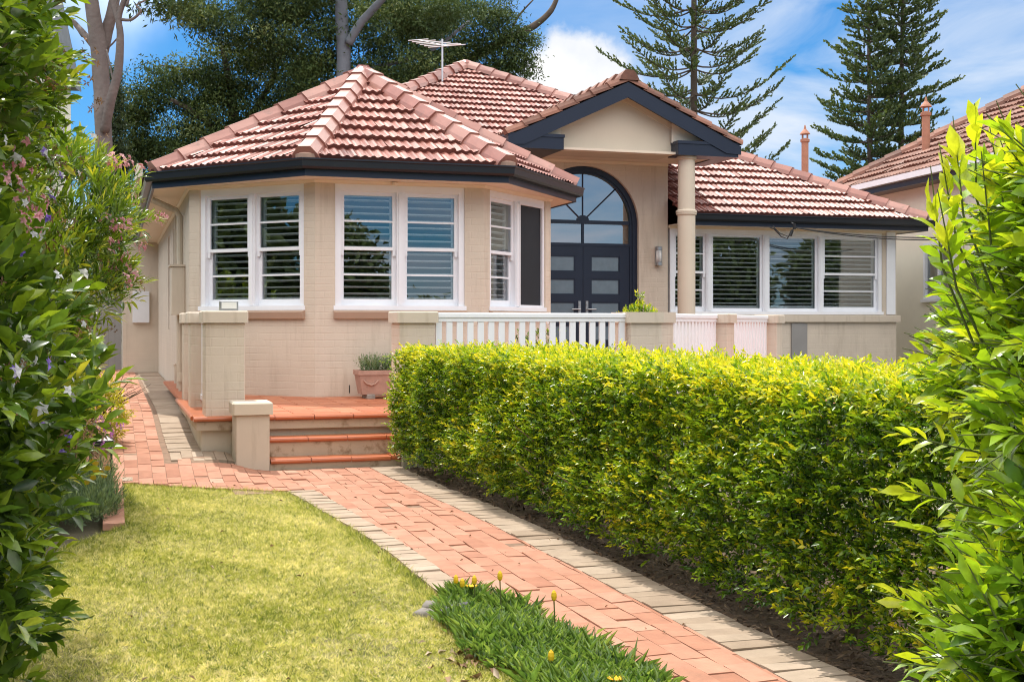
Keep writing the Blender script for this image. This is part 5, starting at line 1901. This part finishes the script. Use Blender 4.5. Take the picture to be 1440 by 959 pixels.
# stones, spotlight and dead leaves along its edge
def stone(label, px, py, dd, r):
    t_ = PX(px, py, dd)
    m_ = MB()
    rr = [random.uniform(.75, 1.15) for _ in range(10)]
    m_.lathe(0, 0, [(r * .75, -.01), (r * 1.0, r * .2), (r * .85, r * .5), (r * .4, r * .68), (r * .1, r * .72)], 10)
    m_.v = [(x * rr[i % 10] * 1.2, y * rr[i % 10] * .85, z * (1 + .15 * math.sin(i))) for i, (x, y, z) in enumerate(m_.v)]
    o_ = m_.build('stone', 'stone_grey', None, smooth=True)
    tag(place(o_, (t_.x, t_.y, .0), random.uniform(0, 3)), label, 'stone', 'stones edging the daisy border')
def gnd(px, py, h=0): return (1.4 - h) * 1750 / (py - 455)
for lab, px, py, r in (('grey edging stone at the far tip of the daisy border', 604, 856, .055), ('paler flat stone in front of the tip stone', 598, 866, .05), ('low stone half sunk in the grass left of the spotlight', 617, 873, .045), ('stone below the black spotlight', 651, 893, .05), ('larger grey stone under the arching strap leaves', 668, 905, .06)):
    stone(lab, px, py, gnd(px, py), r)
d_ = gnd(642, 880)
sp = thing('garden_spotlight', 'small black garden spotlight at the edge of the daisies', 'spotlight', (PX(642, 880, d_).x, d_, 0), .5)
m_ = MB(); m_.tube([(-.075, 0, .055), (-.04, 0, .062), (.06, 0, .068), (.075, 0, .07)], [.030, .040, .040, .022], 12); m_.build('housing', 'black_plastic', sp)
m_ = MB(); m_.tube([(0, 0, 0), (0, 0, .04)], .012, 6); m_.build('spike', 'black_plastic', sp)
m_ = MB(); m_.tube([(-.077, 0, .055), (-.0755, 0, .0555)], .026, 12); m_.build('lens', 'lamp_glass', sp)
P = []
for k in range(60):
    px, py = random.gauss(672, 26), random.gauss(930, 14)
    d_ = gnd(px, max(py, 890)); p = PX(px, py, d_); P.append((p.x, d_, random.uniform(.008, .03)))
for k in range(110):
    u_, v_ = random.uniform(-2.3, .5), random.uniform(-11, -3.7)
    p = W(u_, v_, .030 if u_ > -.9 else .034); P.append(tuple(p))
n = len(P)
dl = leaves('dead_leaves', np.array(P), np.stack([RNG.normal(size=n), RNG.normal(size=n), RNG.normal(.1, .4, n)], 1), np.stack([RNG.normal(0, .5, n), RNG.normal(0, .5, n), np.ones(n)], 1), np.where(np.arange(n) < 60, RNG.uniform(.03, .075, n), RNG.uniform(.012, .04, n)), np.where(np.arange(n) < 60, RNG.uniform(.015, .035, n), RNG.uniform(.005, .014, n)), RNG.uniform(0, 1, n), 'dead_leaf', 'fold', curl=.3)
tag(dl, 'dry curled brown leaves lying by the daisy border and strewn over lawn and path', 'leaf litter', kind='stuff')

# ================================================================ shrubs on the left
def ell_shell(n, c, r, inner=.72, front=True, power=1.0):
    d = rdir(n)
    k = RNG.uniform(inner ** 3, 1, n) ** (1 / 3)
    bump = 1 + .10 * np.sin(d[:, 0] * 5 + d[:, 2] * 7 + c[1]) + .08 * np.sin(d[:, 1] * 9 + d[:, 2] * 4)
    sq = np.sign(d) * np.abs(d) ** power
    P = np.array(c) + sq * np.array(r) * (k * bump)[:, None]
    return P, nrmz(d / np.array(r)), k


def shrub(name, label, cat, blobs, nper, per, ll, lw, twl, mat, base, tone=.45, stems=6, shape='oval', up=.35, spread=.9, kids=(), zmin=.03, inner=.7, tip=.22, curl=.14, dirmix=.35):
    t = thing(name, label, cat, W(base[0], base[1], 0), TH)
    O3 = np.array([base[0], base[1], 0])
    Ps, Ds, Ts = [], [], []
    for (c, r) in blobs:
        n = int(nper * (r[0] * r[1] + r[1] * r[2] + r[0] * r[2]))
        P, D, k = ell_shell(n, c, r, inner)
        ok = P[:, 2] > zmin
        P, D, k = P[ok], D[ok], k[ok]
        Ps.append(P); Ds.append(D * (1 - dirmix) + np.array([0, 0, up]) + RNG.normal(0, .45, D.shape)); Ts.append(tone + (k - .85) * .9 + RNG.normal(0, .13, len(P)))  # tone darker towards the inside of the shrub
    P, D, T = np.concatenate(Ps), np.concatenate(Ds), np.concatenate(Ts)
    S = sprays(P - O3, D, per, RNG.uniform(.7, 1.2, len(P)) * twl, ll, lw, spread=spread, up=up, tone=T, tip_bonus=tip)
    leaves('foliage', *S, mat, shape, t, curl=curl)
    for k in range(stems):
        c, r = random.choice(blobs)
        st = MB()
        a = Vector((random.uniform(-.15, .15), random.uniform(-.2, .2), -.02))
        e = Vector((c[0] - base[0] + random.uniform(-.5, .7) * r[0], c[1] - base[1] + random.uniform(-.6, .6) * r[1], c[2] + random.uniform(-.1, .7) * r[2]))
        pts = [a, a.lerp(e, .35) + Vector((0, 0, .2)), a.lerp(e, .7), e]
        st.tube(pts, [.03, .022, .014, .004], 6)
        for j in range(10):
            b0 = pts[1].lerp(pts[3], random.random())
            st.tube([b0, b0 + Vector((random.uniform(-.1, .45), random.uniform(-.35, .2), random.uniform(.05, .4)))], [.007, .002], 5, cap=False)
        st.build('stem', 'twig_brown', t)
    return t, P, D, T, O3


def seen_tips(P, D, n, x=(-30, 240), y=(0, 959), cell=16, reach=.24):
    """twig tips nearest to the viewer within a window of the view, thinned to n"""
    Q = P + nrmz(D) * reach
    wx = OX + Q[:, 0] * CT - Q[:, 1] * ST; wy = OY + Q[:, 0] * ST + Q[:, 1] * CT
    px = 720 + 1750 * wx / wy; py = 455 - 1750 * (Q[:, 2] - 1.4) / wy
    best = {}
    for k in np.nonzero((px > x[0]) & (px < x[1]) & (py > y[0]) & (py < y[1]))[0]:
        c = (int(px[k] // cell), int(py[k] // cell))
        if c not in best or wy[k] < wy[best[c]]:
            best[c] = k
    idx = np.array(sorted(best.values()), dtype=int)
    return RNG.choice(idx, min(n, len(idx)), replace=False) if len(idx) else idx


def flowers(t, name, P, D, O3, idx, mat, rad=.02, petals=5, per=1, jit=.03, lift=.24, wfac=.75):
    """each flower head (a few blooms on one twig tip) is a part of its own"""
    for q0 in idx:
        base = np.repeat((P[q0] - O3 + nrmz(D[q0:q0 + 1])[0] * lift)[None, :], per, axis=0) + RNG.normal(0, jit if per > 1 else 0, (per, 3))
        ax = nrmz(np.repeat(D[q0:q0 + 1], per, axis=0) + RNG.normal(0, .5, (per, 3)) + np.array([.3, -.4, .2]))
        a = nrmz(np.cross(ax, rdir(per))); b = np.cross(ax, a)
        out = [[], [], [], [], [], []]
        tone = RNG.uniform(0, 1, per)
        sz = RNG.uniform(.7, 1.15, per)
        for k in range(petals):
            an = 2 * math.pi * k / petals + RNG.normal(0, .15, per)
            d = a * np.cos(an)[:, None] + b * np.sin(an)[:, None] + ax * RNG.normal(.15, .25, per)[:, None]
            for q, x in zip(out, (base, d, ax, rad * sz, rad * wfac * sz, tone)):
                q.append(x)
        leaves(name, *[np.concatenate(q) for q in out], mat, 'fold', t, curl=.2)


t, P, D, T, O3 = shrub('laurel_shrub', 'broad-leaved shrub with white and violet blooms, nearest on the left', 'shrub', [((-3.27, -10.75, 1.0), (.72, 1.0, 1.15)), ((-3.35, -10.7, 2.2), (.60, 1.0, .95)), ((-3.32, -9.9, 2.9), (.62, .9, .7))], 800, 7, .100, .044, .15, 'leaf_shrub', (-3.3, -10.7), tone=.36, curl=.12)
flowers(t, 'white_flower', P, D, O3, seen_tips(P, D, 40, (-30, 150), (170, 580)), 'petal_white', rad=.023, petals=5)
flowers(t, 'violet_flower', P, D, O3, seen_tips(P, D, 13, (-30, 130), (200, 640)), 'petal_violet', rad=.027, petals=5)
flowers(t, 'pink_flower', P, D, O3, seen_tips(P, D, 5, (20, 140), (220, 330)), 'petal_pink', rad=.018, petals=5, per=9, jit=.028)
flowers(t, 'seed_head', P, D, O3, seen_tips(P, D, 16, (-30, 150), (20, 760)), 'seed_brown', rad=.02, petals=4, per=9, jit=.03, wfac=.4)
t, P, D, T, O3 = shrub('brunfelsia_shrub', 'tall leafy shrub between the nearest left shrub and the pink-flowered one', 'shrub', [((-3.60, -8.6, 1.2), (.74, 1.25, 1.35)), ((-3.4, -8.7, 2.7), (.74, 1.2, 1.05))], 760, 7, .092, .036, .15, 'leaf_shrub', (-3.3, -8.6), tone=.42)
flowers(t, 'white_flower', P, D, O3, seen_tips(P, D, 18, (60, 200), (180, 560)), 'petal_white', rad=.023, petals=5)
flowers(t, 'violet_flower', P, D, O3, seen_tips(P, D, 8, (60, 210), (200, 620)), 'petal_violet', rad=.027, petals=5)
flowers(t, 'seed_head', P, D, O3, seen_tips(P, D, 16, (60, 210), (60, 560)), 'seed_brown', rad=.022, petals=4, per=7, jit=.035, wfac=.4)
t, P, D, T, O3 = shrub('oleander_shrub', 'narrow-leaved shrub with pink flower heads leaning over the side path', 'shrub', [((-3.28, -5.4, 1.1), (.66, 1.6, 1.15)), ((-2.98, -5.0, 2.05), (.75, 1.5, .78))], 560, 9, .125, .023, .17, 'leaf_shrub', (-3.1, -5.2), tone=.52, up=.6, spread=.75, tip=.3)
flowers(t, 'pink_flower', P, D, O3, seen_tips(P, D, 16, (150, 240), (200, 400)), 'petal_pink', rad=.022, petals=5, per=9, jit=.03)
flowers(t, 'seed_head', P, D, O3, seen_tips(P, D, 14, (100, 240), (150, 520)), 'seed_brown', rad=.022, petals=4, per=8, jit=.035, wfac=.4)
t, P, D, T, O3 = shrub('laurel_shrub', 'dense green shrub behind the pink-flowered one, beside the side path', 'shrub', [((-3.25, -2.0, 1.0), (.62, 1.9, 1.15)), ((-3.3, 1.8, .9), (.6, 2.4, 1.1))], 330, 7, .10, .035, .16, 'leaf_shrub', (-3.2, -1), tone=.45)
t, P, D, T, O3 = shrub('golden_shrub', 'small golden-yellow shrub at the foot of the tall shrubs by the side path', 'shrub', [((-2.56, -2.2, .50), (.30, .60, .40))], 900, 7, .055, .022, .10, 'leaf_golden', (-2.64, -1.9), tone=.6, stems=3, zmin=.2)
n = 240

def tuft(name, label, base, r, ht, n, mat, ll, lw, per=10):
    t = thing(name, label, 'plant', W(base[0], base[1], 0), TH)
    an = RNG.uniform(0, 6.283, n); q = np.sqrt(RNG.uniform(0, 1, n))
    P = np.stack([np.cos(an) * q * r[0], np.sin(an) * q * r[1], RNG.uniform(0, ht * .35, n)], 1)
    D = np.stack([np.cos(an) * q * .5, np.sin(an) * q * .5, np.ones(n)], 1) + RNG.normal(0, .25, (n, 3))
    S = sprays(P, D, per, RNG.uniform(.5, 1.0, n) * ht * .7, ll, lw, spread=.8, tone=RNG.uniform(.1, .9, n))
    leaves('foliage', *S, mat, 'flat', t)
    return t, P, D
lt, P, D = tuft('lavender_plant', 'grey-green lavender with magenta flower heads in front of the lantern', (-2.55, -4.75), (.17, .45), .34, 300, 'leaf_grey', .05, .009, 12)
n = 46
Pf = np.stack([RNG.normal(.08, .09, n), RNG.normal(.1, .16, n), RNG.uniform(.34, .60, n)], 1)
S = sprays(Pf, np.tile([0, 0, 1.0], (n, 1)) + RNG.normal(0, .2, (n, 3)), 9, .055, .02, .014, spread=1.0, tone=RNG.uniform(.1, .9, n))
leaves('flower', *S, 'petal_magenta', 'flat', lt)
yt, P, D = tuft('yellow_daisy_plant', 'low grey-leaved plant with yellow daisies at the brick edging', (-2.62, -5.75), (.27, .62), .26, 760, 'leaf_grey', .055, .009, 12)
m_ = MB()
for k in range(11):
    a, b, c = random.gauss(.12, .06), random.gauss(.15, .26), random.uniform(.26, .36)
    m_ = MB()
    for j in range(9):
        an = j * 2 * math.pi / 9
        q = lambda r_, w_: (a + r_ * math.cos(w_), b - .45 * r_ * math.sin(w_), c + .85 * r_ * math.sin(w_))
        m_.poly([(a, b, c), q(.020, an - .3), q(.025, an), q(.020, an + .3)])
    m_.build('flower', 'petal_yellow', yt)
la = thing('garden_lantern', 'black square garden lantern behind the magenta flowers', 'lantern', W(-2.46, -4.05, .02), TH)
m_ = MB(); m_.box(-.09, .09, -.09, .09, 0, .03)
for sx_ in (-1, 1):
    for sy_ in (-1, 1):
        m_.box(sx_ * .085 - .009, sx_ * .085 + .009, sy_ * .085 - .009, sy_ * .085 + .009, .03, .34)
m_.build('frame', 'black_plastic', la)
m_ = MB(); i = len(m_.v)
m_.box(-.115, .115, -.115, .115, .34, .37); m_.prism([(-.1, -.1), (.1, -.1), (.1, .1), (-.1, .1)], .37, .385)
i = len(m_.v); m_.v += [(-.1, -.1, .385), (.1, -.1, .385), (.1, .1, .385), (-.1, .1, .385), (0, 0, .45)]
for k in range(4): m_.f.append((i + k, i + (k + 1) % 4, i + 4)); m_.t.append(.5)
m_.build('cap', 'black_plastic', la)
m_ = MB()
for k in range(4):
    a = [(-.083, -.086), (.083, -.086), (.086, -.083), (.086, .083), (.083, .086), (-.083, .086), (-.086, .083), (-.086, -.083)][2 * k:2 * k + 2]
    m_.quad((a[0][0], a[0][1], .03), (a[1][0], a[1][1], .03), (a[1][0], a[1][1], .34), (a[0][0], a[0][1], .34))
m_.build('glass', 'lantern_glass', la)

# ================================================================ bush on the right, close to the camera
rb = thing('laurel_bush', 'bright lime-green broad-leaved bush close by on the right', 'bush', (1.75, 2.75, 0))
O3 = np.array([1.75, 2.75, 0])
n = 5800
z = RNG.uniform(.2, 1.67, n)
yy = RNG.uniform(2.1, 3.5, n)
xl = .331 * yy + .215 + .05 * np.sin(z * 6 + yy * 3) + .04 * np.sin(z * 13 + 1) + np.clip(z - 1.42, 0, 1) * .35
x = xl + RNG.exponential(.30, n)
ok = x < .331 * yy + .95
P = np.stack([x, yy, z], 1)[ok]
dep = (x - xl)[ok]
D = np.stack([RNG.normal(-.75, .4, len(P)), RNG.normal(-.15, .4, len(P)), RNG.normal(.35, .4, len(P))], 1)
tone = .60 - dep * .9 + RNG.normal(0, .15, len(P))  # tone darker with depth into the bush
tops = []
for (px, py, dd) in ((1318, 205, 2.5), (1300, 228, 2.5), (1395, 190, 2.6), (1425, 180, 2.5), (1360, 235, 2.5), (1438, 215, 2.4), (1290, 262, 2.5), (1340, 280, 2.4), (1270, 300, 2.45), (1400, 260, 2.4), (1290, 330, 2.4), (1262, 440, 2.5), (1280, 520, 2.5), (1255, 560, 2.5), (1262, 690, 2.5), (1250, 800, 2.45), (1262, 640, 2.5), (1290, 880, 2.5)):
    tops.append(PX(px + 55, py + 75, dd))
TP = np.array([tuple(p) for p in tops]) ; TP[TP[:, 2] <= 1.45, 0] += .09
TD = np.stack([RNG.normal(-.25, .15, len(TP)), RNG.normal(-.1, .2, len(TP)), np.where(TP[:, 2] > 1.45, 1.0, .25)], 1)
TD[TP[:, 2] <= 1.45, 0] -= .7
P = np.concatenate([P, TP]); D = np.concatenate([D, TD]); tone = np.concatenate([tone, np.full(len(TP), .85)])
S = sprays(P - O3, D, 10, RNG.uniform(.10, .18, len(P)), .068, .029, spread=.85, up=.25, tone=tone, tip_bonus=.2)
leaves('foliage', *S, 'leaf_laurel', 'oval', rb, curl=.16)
m_ = MB()
Dn = nrmz(D)
for p, d in zip(P - O3, Dn):
    a = Vector(p); m_.tube([a - Vector(d) * .12 + Vector((.05, 0, -.04)), a, a + Vector(d) * .2], [.0028, .0024, .001], 5, cap=False)
m_.build('twig', 'twig_green', rb)
for k in range(5):
    m_ = MB()
    e = Vector(P[RNG.integers(len(P))] - O3)
    a = Vector((random.uniform(-.1, .2), random.uniform(-.2, .2), -.02))
    m_.tube([a, a.lerp(e, .3) + Vector((.16, .05, .05)), a.lerp(e, .7) + Vector((.08, .03, .10)), e], [.014, .008, .004, .001], 7); m_.build('stem', 'twig_green', rb)

# ================================================================ trees behind
def crown(t, base, blobs, D0, nclump, per, ll, lw, mat, rclump=.27, droop=-.5, depth=.8, tone=.45):
    """blobs given where they are seen in the photo (px, py, rx, ry) at distance D0"""
    s = D0 / 1750
    PP, TT = [], []
    for (px, py, rx, ry) in blobs:
        c = PX(px, py, D0)
        n = int(nclump * (rx * ry) / 3000.0) + 6
        d = rdir(n)
        k = RNG.uniform(.2, 1, n) ** .45
        p = np.array(c) + d * np.array([rx * s, rx * s * depth, ry * s]) * k[:, None]
        PP.append(p); TT.append(tone + d[:, 2] * .14 - d[:, 0] * .06 + RNG.normal(0, .19, n))  # tone paler towards the top and left of each blob
    CP, CT_ = np.concatenate(PP), np.concatenate(TT)
    m = len(CP)
    P = np.repeat(CP, per, axis=0) + RNG.normal(0, 1, (m * per, 3)) * np.array([rclump, rclump, rclump * .62])
    D = rdir(m * per) + np.array([0, 0, droop])
    tone_ = np.clip(np.repeat(CT_, per) + RNG.normal(0, .08, m * per), 0, 1)
    leaves('crown', P - np.array(base), D, rdir(m * per) + np.array([0, -.5, 1.0]), RNG.uniform(.6, 1.2, m * per) * ll, RNG.uniform(.7, 1.2, m * per) * lw, tone_, mat, 'fold', t, curl=.1)
    return CP


def limbs(t, base, name, mat, paths, D0):
    """trunk and limbs traced at their own distance; each path is [(px, py, width px, depth offset)]"""
    m_ = MB()
    s = D0 / 1750
    for path in paths:
        pts, rad = [], []
        for q in path:
            d_ = D0 + (q[3] if len(q) > 3 else 0)
            pts.append(PX(q[0], q[1], d_) - Vector(base)); rad.append(q[2] * s / 2)
        # smooth by subdividing
        P2, R2 = [], []
        for k in range(len(pts) - 1):
            p0_, p1_, p2_, p3_ = pts[max(k - 1, 0)], pts[k], pts[k + 1], pts[min(k + 2, len(pts) - 1)]
            for j in range(4):
                u_ = j / 4
                P2.append(.5 * ((2 * p1_) + (p2_ - p0_) * u_ + (2 * p0_ - 5 * p1_ + 4 * p2_ - p3_) * u_ * u_ + (3 * p1_ - p0_ - 3 * p2_ + p3_) * u_ ** 3))
                R2.append((rad[k] + (rad[k + 1] - rad[k]) * u_) * random.uniform(.96, 1.04))
        P2.append(pts[-1]); R2.append(rad[-1])
        m_.tube(P2, R2, 9)
    return m_.build(name, mat, t, smooth=True)


def ground_base(px, d_): return ((px - 720) / 1750 * d_, d_, 0)


GT = 'gum trees behind the house'
b = ground_base(150, 33)
t = thing('gum_tree', 'bare pinkish-grey gum trunk forking above the left shrubs', 'tree', b, 0, GT)
limbs(t, b, 'trunk', 'bark_pink', [
    [(152, 530, 30), (150, 300, 27), (146, 200, 24), (143, 130, 23), (139, 70, 23), (131, 20, 20), (124, -40, 17), (118, -120, 12)],
    [(141, 85, 18, .2), (150, 45, 17, .3), (160, 5, 15, .4), (170, -60, 12, .5), (176, -130, 8)],
    [(147, 185, 14, -.2), (156, 140, 13, -.5), (166, 100, 12, -.6), (169, 50, 10, -.7), (167, 25, 8, -.7), (178, -10, 7, -.8), (195, -70, 5, -1)],
    [(168, 34, 8, -.7), (160, 10, 8, -.6), (150, -30, 6, -.6)],
    [(118, 50, 9, .4), (104, 32, 7, .5), (92, 25, 5, .5)], [(140, 75, 11, 0), (120, 50, 9, .3), (108, 36, 7, .5)],
    [(170, 28, 5, -.7), (185, 28, 4, -.7), (198, 16, 3.5, -.8), (192, 8, 3, -.8), (206, 0, 2.5, -.8)], [(178, 10, 4, -.8), (186, -20, 3, -.8)],
    [(144, 75, 3, .2), (158, 62, 2.5, .1), (164, 55, 2, 0)], [(160, 118, 3, -.5), (150, 70, 2, -.4)]], 33)
crown(t, b, [(90, -75, 90, 45), (190, -80, 80, 40), (228, 4, 34, 9), (262, 12, 28, 8)], 33, 22, 46, .22, .055, 'leaf_gum', rclump=.3, tone=.55)

b = ground_base(300, 40)
t = thing('gum_tree', 'wide dark-leaved gum tree behind the left end of the red roof', 'tree', b, 0, GT)
limbs(t, b, 'trunk', 'bark_dark', [[(345, 540, 30), (340, 260, 24), (330, 180, 18), (322, 110, 10), (310, 60, 5)], [(338, 220, 12), (290, 170, 9, -.6), (240, 140, 5, -1)], [(332, 190, 10), (380, 120, 7, .5), (400, 60, 3, 1)], [(325, 150, 7), (270, 105, 5, .3), (225, 92, 2.5, .4)]], 40)
crown(t, b, [(240, 105, 42, 20), (205, 148, 38, 20), (275, 130, 55, 30), (330, 95, 62, 40), (395, 110, 70, 55), (330, 160, 80, 42), (235, 195, 62, 32), (190, 190, 24, 36), (300, 205, 90, 34), (185, 225, 30, 22), (420, 160, 70, 45), (210, 130, 22, 10)], 40, 42, 120, .15, .05, 'leaf_gum', tone=.50)

b = ground_base(482, 37)
t = thing('gum_tree', 'tall gum with smooth blue-grey trunk rising behind the bay roof', 'tree', b, 0, GT)
limbs(t, b, 'trunk', 'bark_blue', [[(486, 560, 30), (484, 250, 26), (483, 130, 22), (483, 70, 20), (480, 20, 18), (478, -60, 15), (474, -160, 8)],
                                   [(490, 62, 13, -.2), (505, 36, 12, -.3), (524, 14, 11, -.4), (548, -12, 9, -.5), (590, -60, 5, -.6)],
                                   [(486, 118, 9, .3), (530, 95, 8, .6), (600, 75, 6, 1.2), (660, 30, 4, 1.6)], [(483, 10, 8, .3), (430, -20, 6, .6), (360, -40, 3, 1)]], 37)
crown(t, b, [(340, 30, 80, 30), (275, 12, 50, 12), (420, 45, 80, 50), (450, 110, 60, 45), (545, 45, 60, 45), (560, 100, 60, 35), (510, 135, 60, 28), (400, 5, 90, 25), (600, 20, 60, 28), (470, -30, 170, 30)], 37.8, 40, 120, .145, .05, 'leaf_gum', tone=.45)

b = ground_base(640, 43)
t = thing('gum_tree', 'spreading gum with a long sloping limb reaching right above the main roof', 'tree', b, 0, GT)
limbs(t, b, 'trunk', 'bark_dark', [[(560, 560, 24), (572, 220, 20), (590, 140, 17), (620, 105, 15), (650, 88, 14, .3), (690, 68, 13, .5), (720, 52, 12, .6), (752, 36, 10, .7), (775, 15, 8, .8), (786, -10, 6, 1)],
                                   [(716, 54, 4, .6), (728, 25, 3, .7), (750, 0, 2, .8)], [(640, 95, 6, 0), (600, 60, 5, .5), (640, 20, 3, 1)], [(575, 190, 9, -.3), (540, 110, 7, -.5), (520, 92, 4, -.8)], [(706, 60, 4, .5), (700, 36, 2.5, .3)]], 43)
crown(t, b, [(640, 40, 70, 34), (700, 38, 48, 30), (665, 85, 60, 28), (715, 88, 30, 22), (735, 60, 14, 22), (600, 80, 60, 38), (560, 30, 70, 30), (650, 5, 90, 22), (738, 95, 10, 15), (545, 120, 50, 30), (610, 118, 50, 18)], 43, 38, 115, .15, .05, 'leaf_gum', tone=.52)

b = ground_base(160, 38)
t = thing('cypress_tree', 'narrow dark conifer behind the forked gum trunk', 'tree', b)
m_ = MB(); m_.tube([(0, 0, 0), (0, 0, 7.5)], [.12, .02], 7); m_.build('trunk', 'bark_dark', t)
crown(t, b, [(158, 110, 7, 20), (160, 150, 9, 40), (162, 200, 12, 45), (163, 260, 16, 55), (163, 340, 18, 80)], 38, 260, 60, .12, .04, 'leaf_pine', rclump=.16, tone=.3, depth=1)


def norfolk(label, px, d0, zlo, zhi, base_r, top_r, gap, nb, seed, rope=(.45, .085), start=.25, sag=.10, fill=1.0, lean=0):
    rs = np.random.default_rng(seed)
    b = ((px - 720) / 1750 * d0, d0, 0)
    t = thing('norfolk_pine', label, 'tree', b, 0, 'norfolk pines against the sky')
    m_ = MB(); H = zhi + 1.5
    m_.tube([(0, 0, 0), (lean * .5, 0, H * .5), (lean, 0, H)], [.20, .12, .03], 9); m_.build('trunk', 'bark_dark', t, smooth=True)
    br = MB()
    P, D, Nn, L_, W_, T = [], [], [], [], [], []
    z = zlo
    while z < zhi:
        f = (z - zlo) / (zhi - zlo)
        R = (base_r + (top_r - base_r) * f) * rs.uniform(.85, 1.1)
        a0 = rs.uniform(0, 6.28)
        for k in range(nb):
            an = a0 + k * 2 * math.pi / nb + rs.normal(0, .12)
            r = R * rs.uniform(.6, 1.22)
            dirn = np.array([math.cos(an), math.sin(an), 0])
            zz0 = z + rs.normal(0, .08)
            rise = r * rs.uniform(.12, .34)
            ps = []
            for q in range(8):
                u_ = q / 7
                ps.append(np.array([lean * zz0 / H, 0, zz0]) + dirn * r * u_ + np.array([0, 0, rise * u_ ** 2.0 - sag * r * math.sin(math.pi * u_) * .5]))
            br.tube([Vector(p) for p in ps], [.035 * (1 - .8 * q / 7) for q in range(8)], 5, cap=False)
            nrope = int(r * 9.5 * fill)
            side = np.array([-dirn[1], dirn[0], 0])
            for q in range(nrope):
                u_ = start + (1 - start) * (q + rs.uniform(0, 1)) / nrope
                i0 = min(6, int(u_ * 7)); ff = u_ * 7 - i0
                p = ps[i0] * (1 - ff) + ps[i0 + 1] * ff
                s_ = 1 if q % 2 else -1
                ln = rope[0] * rs.uniform(.6, 1.2) * (1 - .45 * abs(u_ - .55))
                d = dirn * .55 + side * s_ * rs.uniform(.35, .8) + np.array([0, 0, rs.uniform(.25, .8)])
                d /= np.linalg.norm(d)
                # each rope of needles: short overlapping blades round its axis
                for w_ in range(7):
                    P.append(p + d * ln * (w_ / 7.5)); D.append(d + rs.normal(0, .22, 3) + np.array([0, 0, .12 * w_ / 7])); Nn.append(rs.normal(0, 1, 3)); L_.append(ln * .32); W_.append(rope[1]); T.append(min(1, max(0, .35 + .3 * (w_ / 7) + rs.normal(0, .14))))
        z += gap * rs.uniform(.8, 1.2)
    br.build('branch', 'bark_dark', t)
    leaves('crown', np.array(P), np.array(D), np.array(Nn), np.array(L_), np.array(W_), np.array(T), 'leaf_pine', 'fold', t, curl=.1)
    return t


norfolk('open thin-branched norfolk pine behind the portico gable', 976, 45, 6.6, 20, 3.5, 2.2, .86, 7, 3, rope=(.50, .085), start=.26, sag=.22, fill=1.15)
norfolk('dense norfolk pine, left of the twin pair at the right', 1226, 60, 6.5, 19.5, 3.0, .8, .70, 6, 11, rope=(.66, .15), start=.15, fill=1.0, lean=-.2)
norfolk('dense norfolk pine, right of the twin pair at the right', 1264, 61, 6.5, 22.5, 3.1, .9, .72, 6, 17, rope=(.66, .15), start=.15, fill=1.0, lean=.25)

# woods far behind the houses, and the planting across the street that the windows mirror
def mass(name, label, blobs, n, mat, ll, lw, seed=1):
    P, T = [], []
    for (c, r) in blobs:
        k = int(n * r[0] * r[2])
        d = rdir(k)
        q = RNG.uniform(.3, 1, k) ** .4
        P.append(np.array(c) + d * np.array(r) * q[:, None] + RNG.normal(0, .25, (k, 3))); T.append(.45 + d[:, 2] * .2 + RNG.normal(0, .15, k))  # tone paler towards the top of each blob
    P, T = np.concatenate(P), np.concatenate(T)
    P[:, 2] = np.maximum(P[:, 2], .05)
    return tag(leaves(name, P, rdir(len(P)) + np.array([0, 0, -.3]), rdir(len(P)), RNG.uniform(.6, 1.2, len(P)) * ll, lw, np.clip(T, 0, 1), mat, 'fold'), label, 'trees', kind='stuff')
bl = [((-60 + i * 9 + random.uniform(-3, 3), 75 + random.uniform(-4, 8), 3), (7, 4, 4.0 + random.uniform(-1, 1.2))) for i in range(16)]
mass('far_woods', 'low dark belt of far-off trees behind the houses', bl, 210, 'leaf_gum', .5, .18)
bl = []
for (x, y, h, r) in ((19.2, -25, 6.4, 2.1), (23.6, -24, 2.6, 2.4), (28, -22, 3.0, 3), (14, -28, 3.4, 3), (33, -6, 6.6, 2.4), (38, -3, 6.0, 2.6), (30, -14, 3.2, 3), (43, 0, 5.5, 3), (9, -30, 4, 3), (2, -30, 3.5, 3.5), (-6, -28, 5, 3.5),
                     (-15, 6, 6.0, 3.0), (-18, 0, 6.5, 3.2), (-13, 13, 5.0, 2.4), (-21, -6, 7, 3.4), (-16, 20, 5, 2.6)):
    bl.append(((x, y, h * .55), (r, r, h * .46))); bl.append(((x + r * .4, y, h * .35), (r * .8, r * .8, h * .32)))
bl.append(((31, -7, 4.2), (.8, .8, 4.6)))
mass('street_trees', 'leafy garden trees across the street, mirrored in the windows', bl, 420, 'leaf_gum', .5, .24)
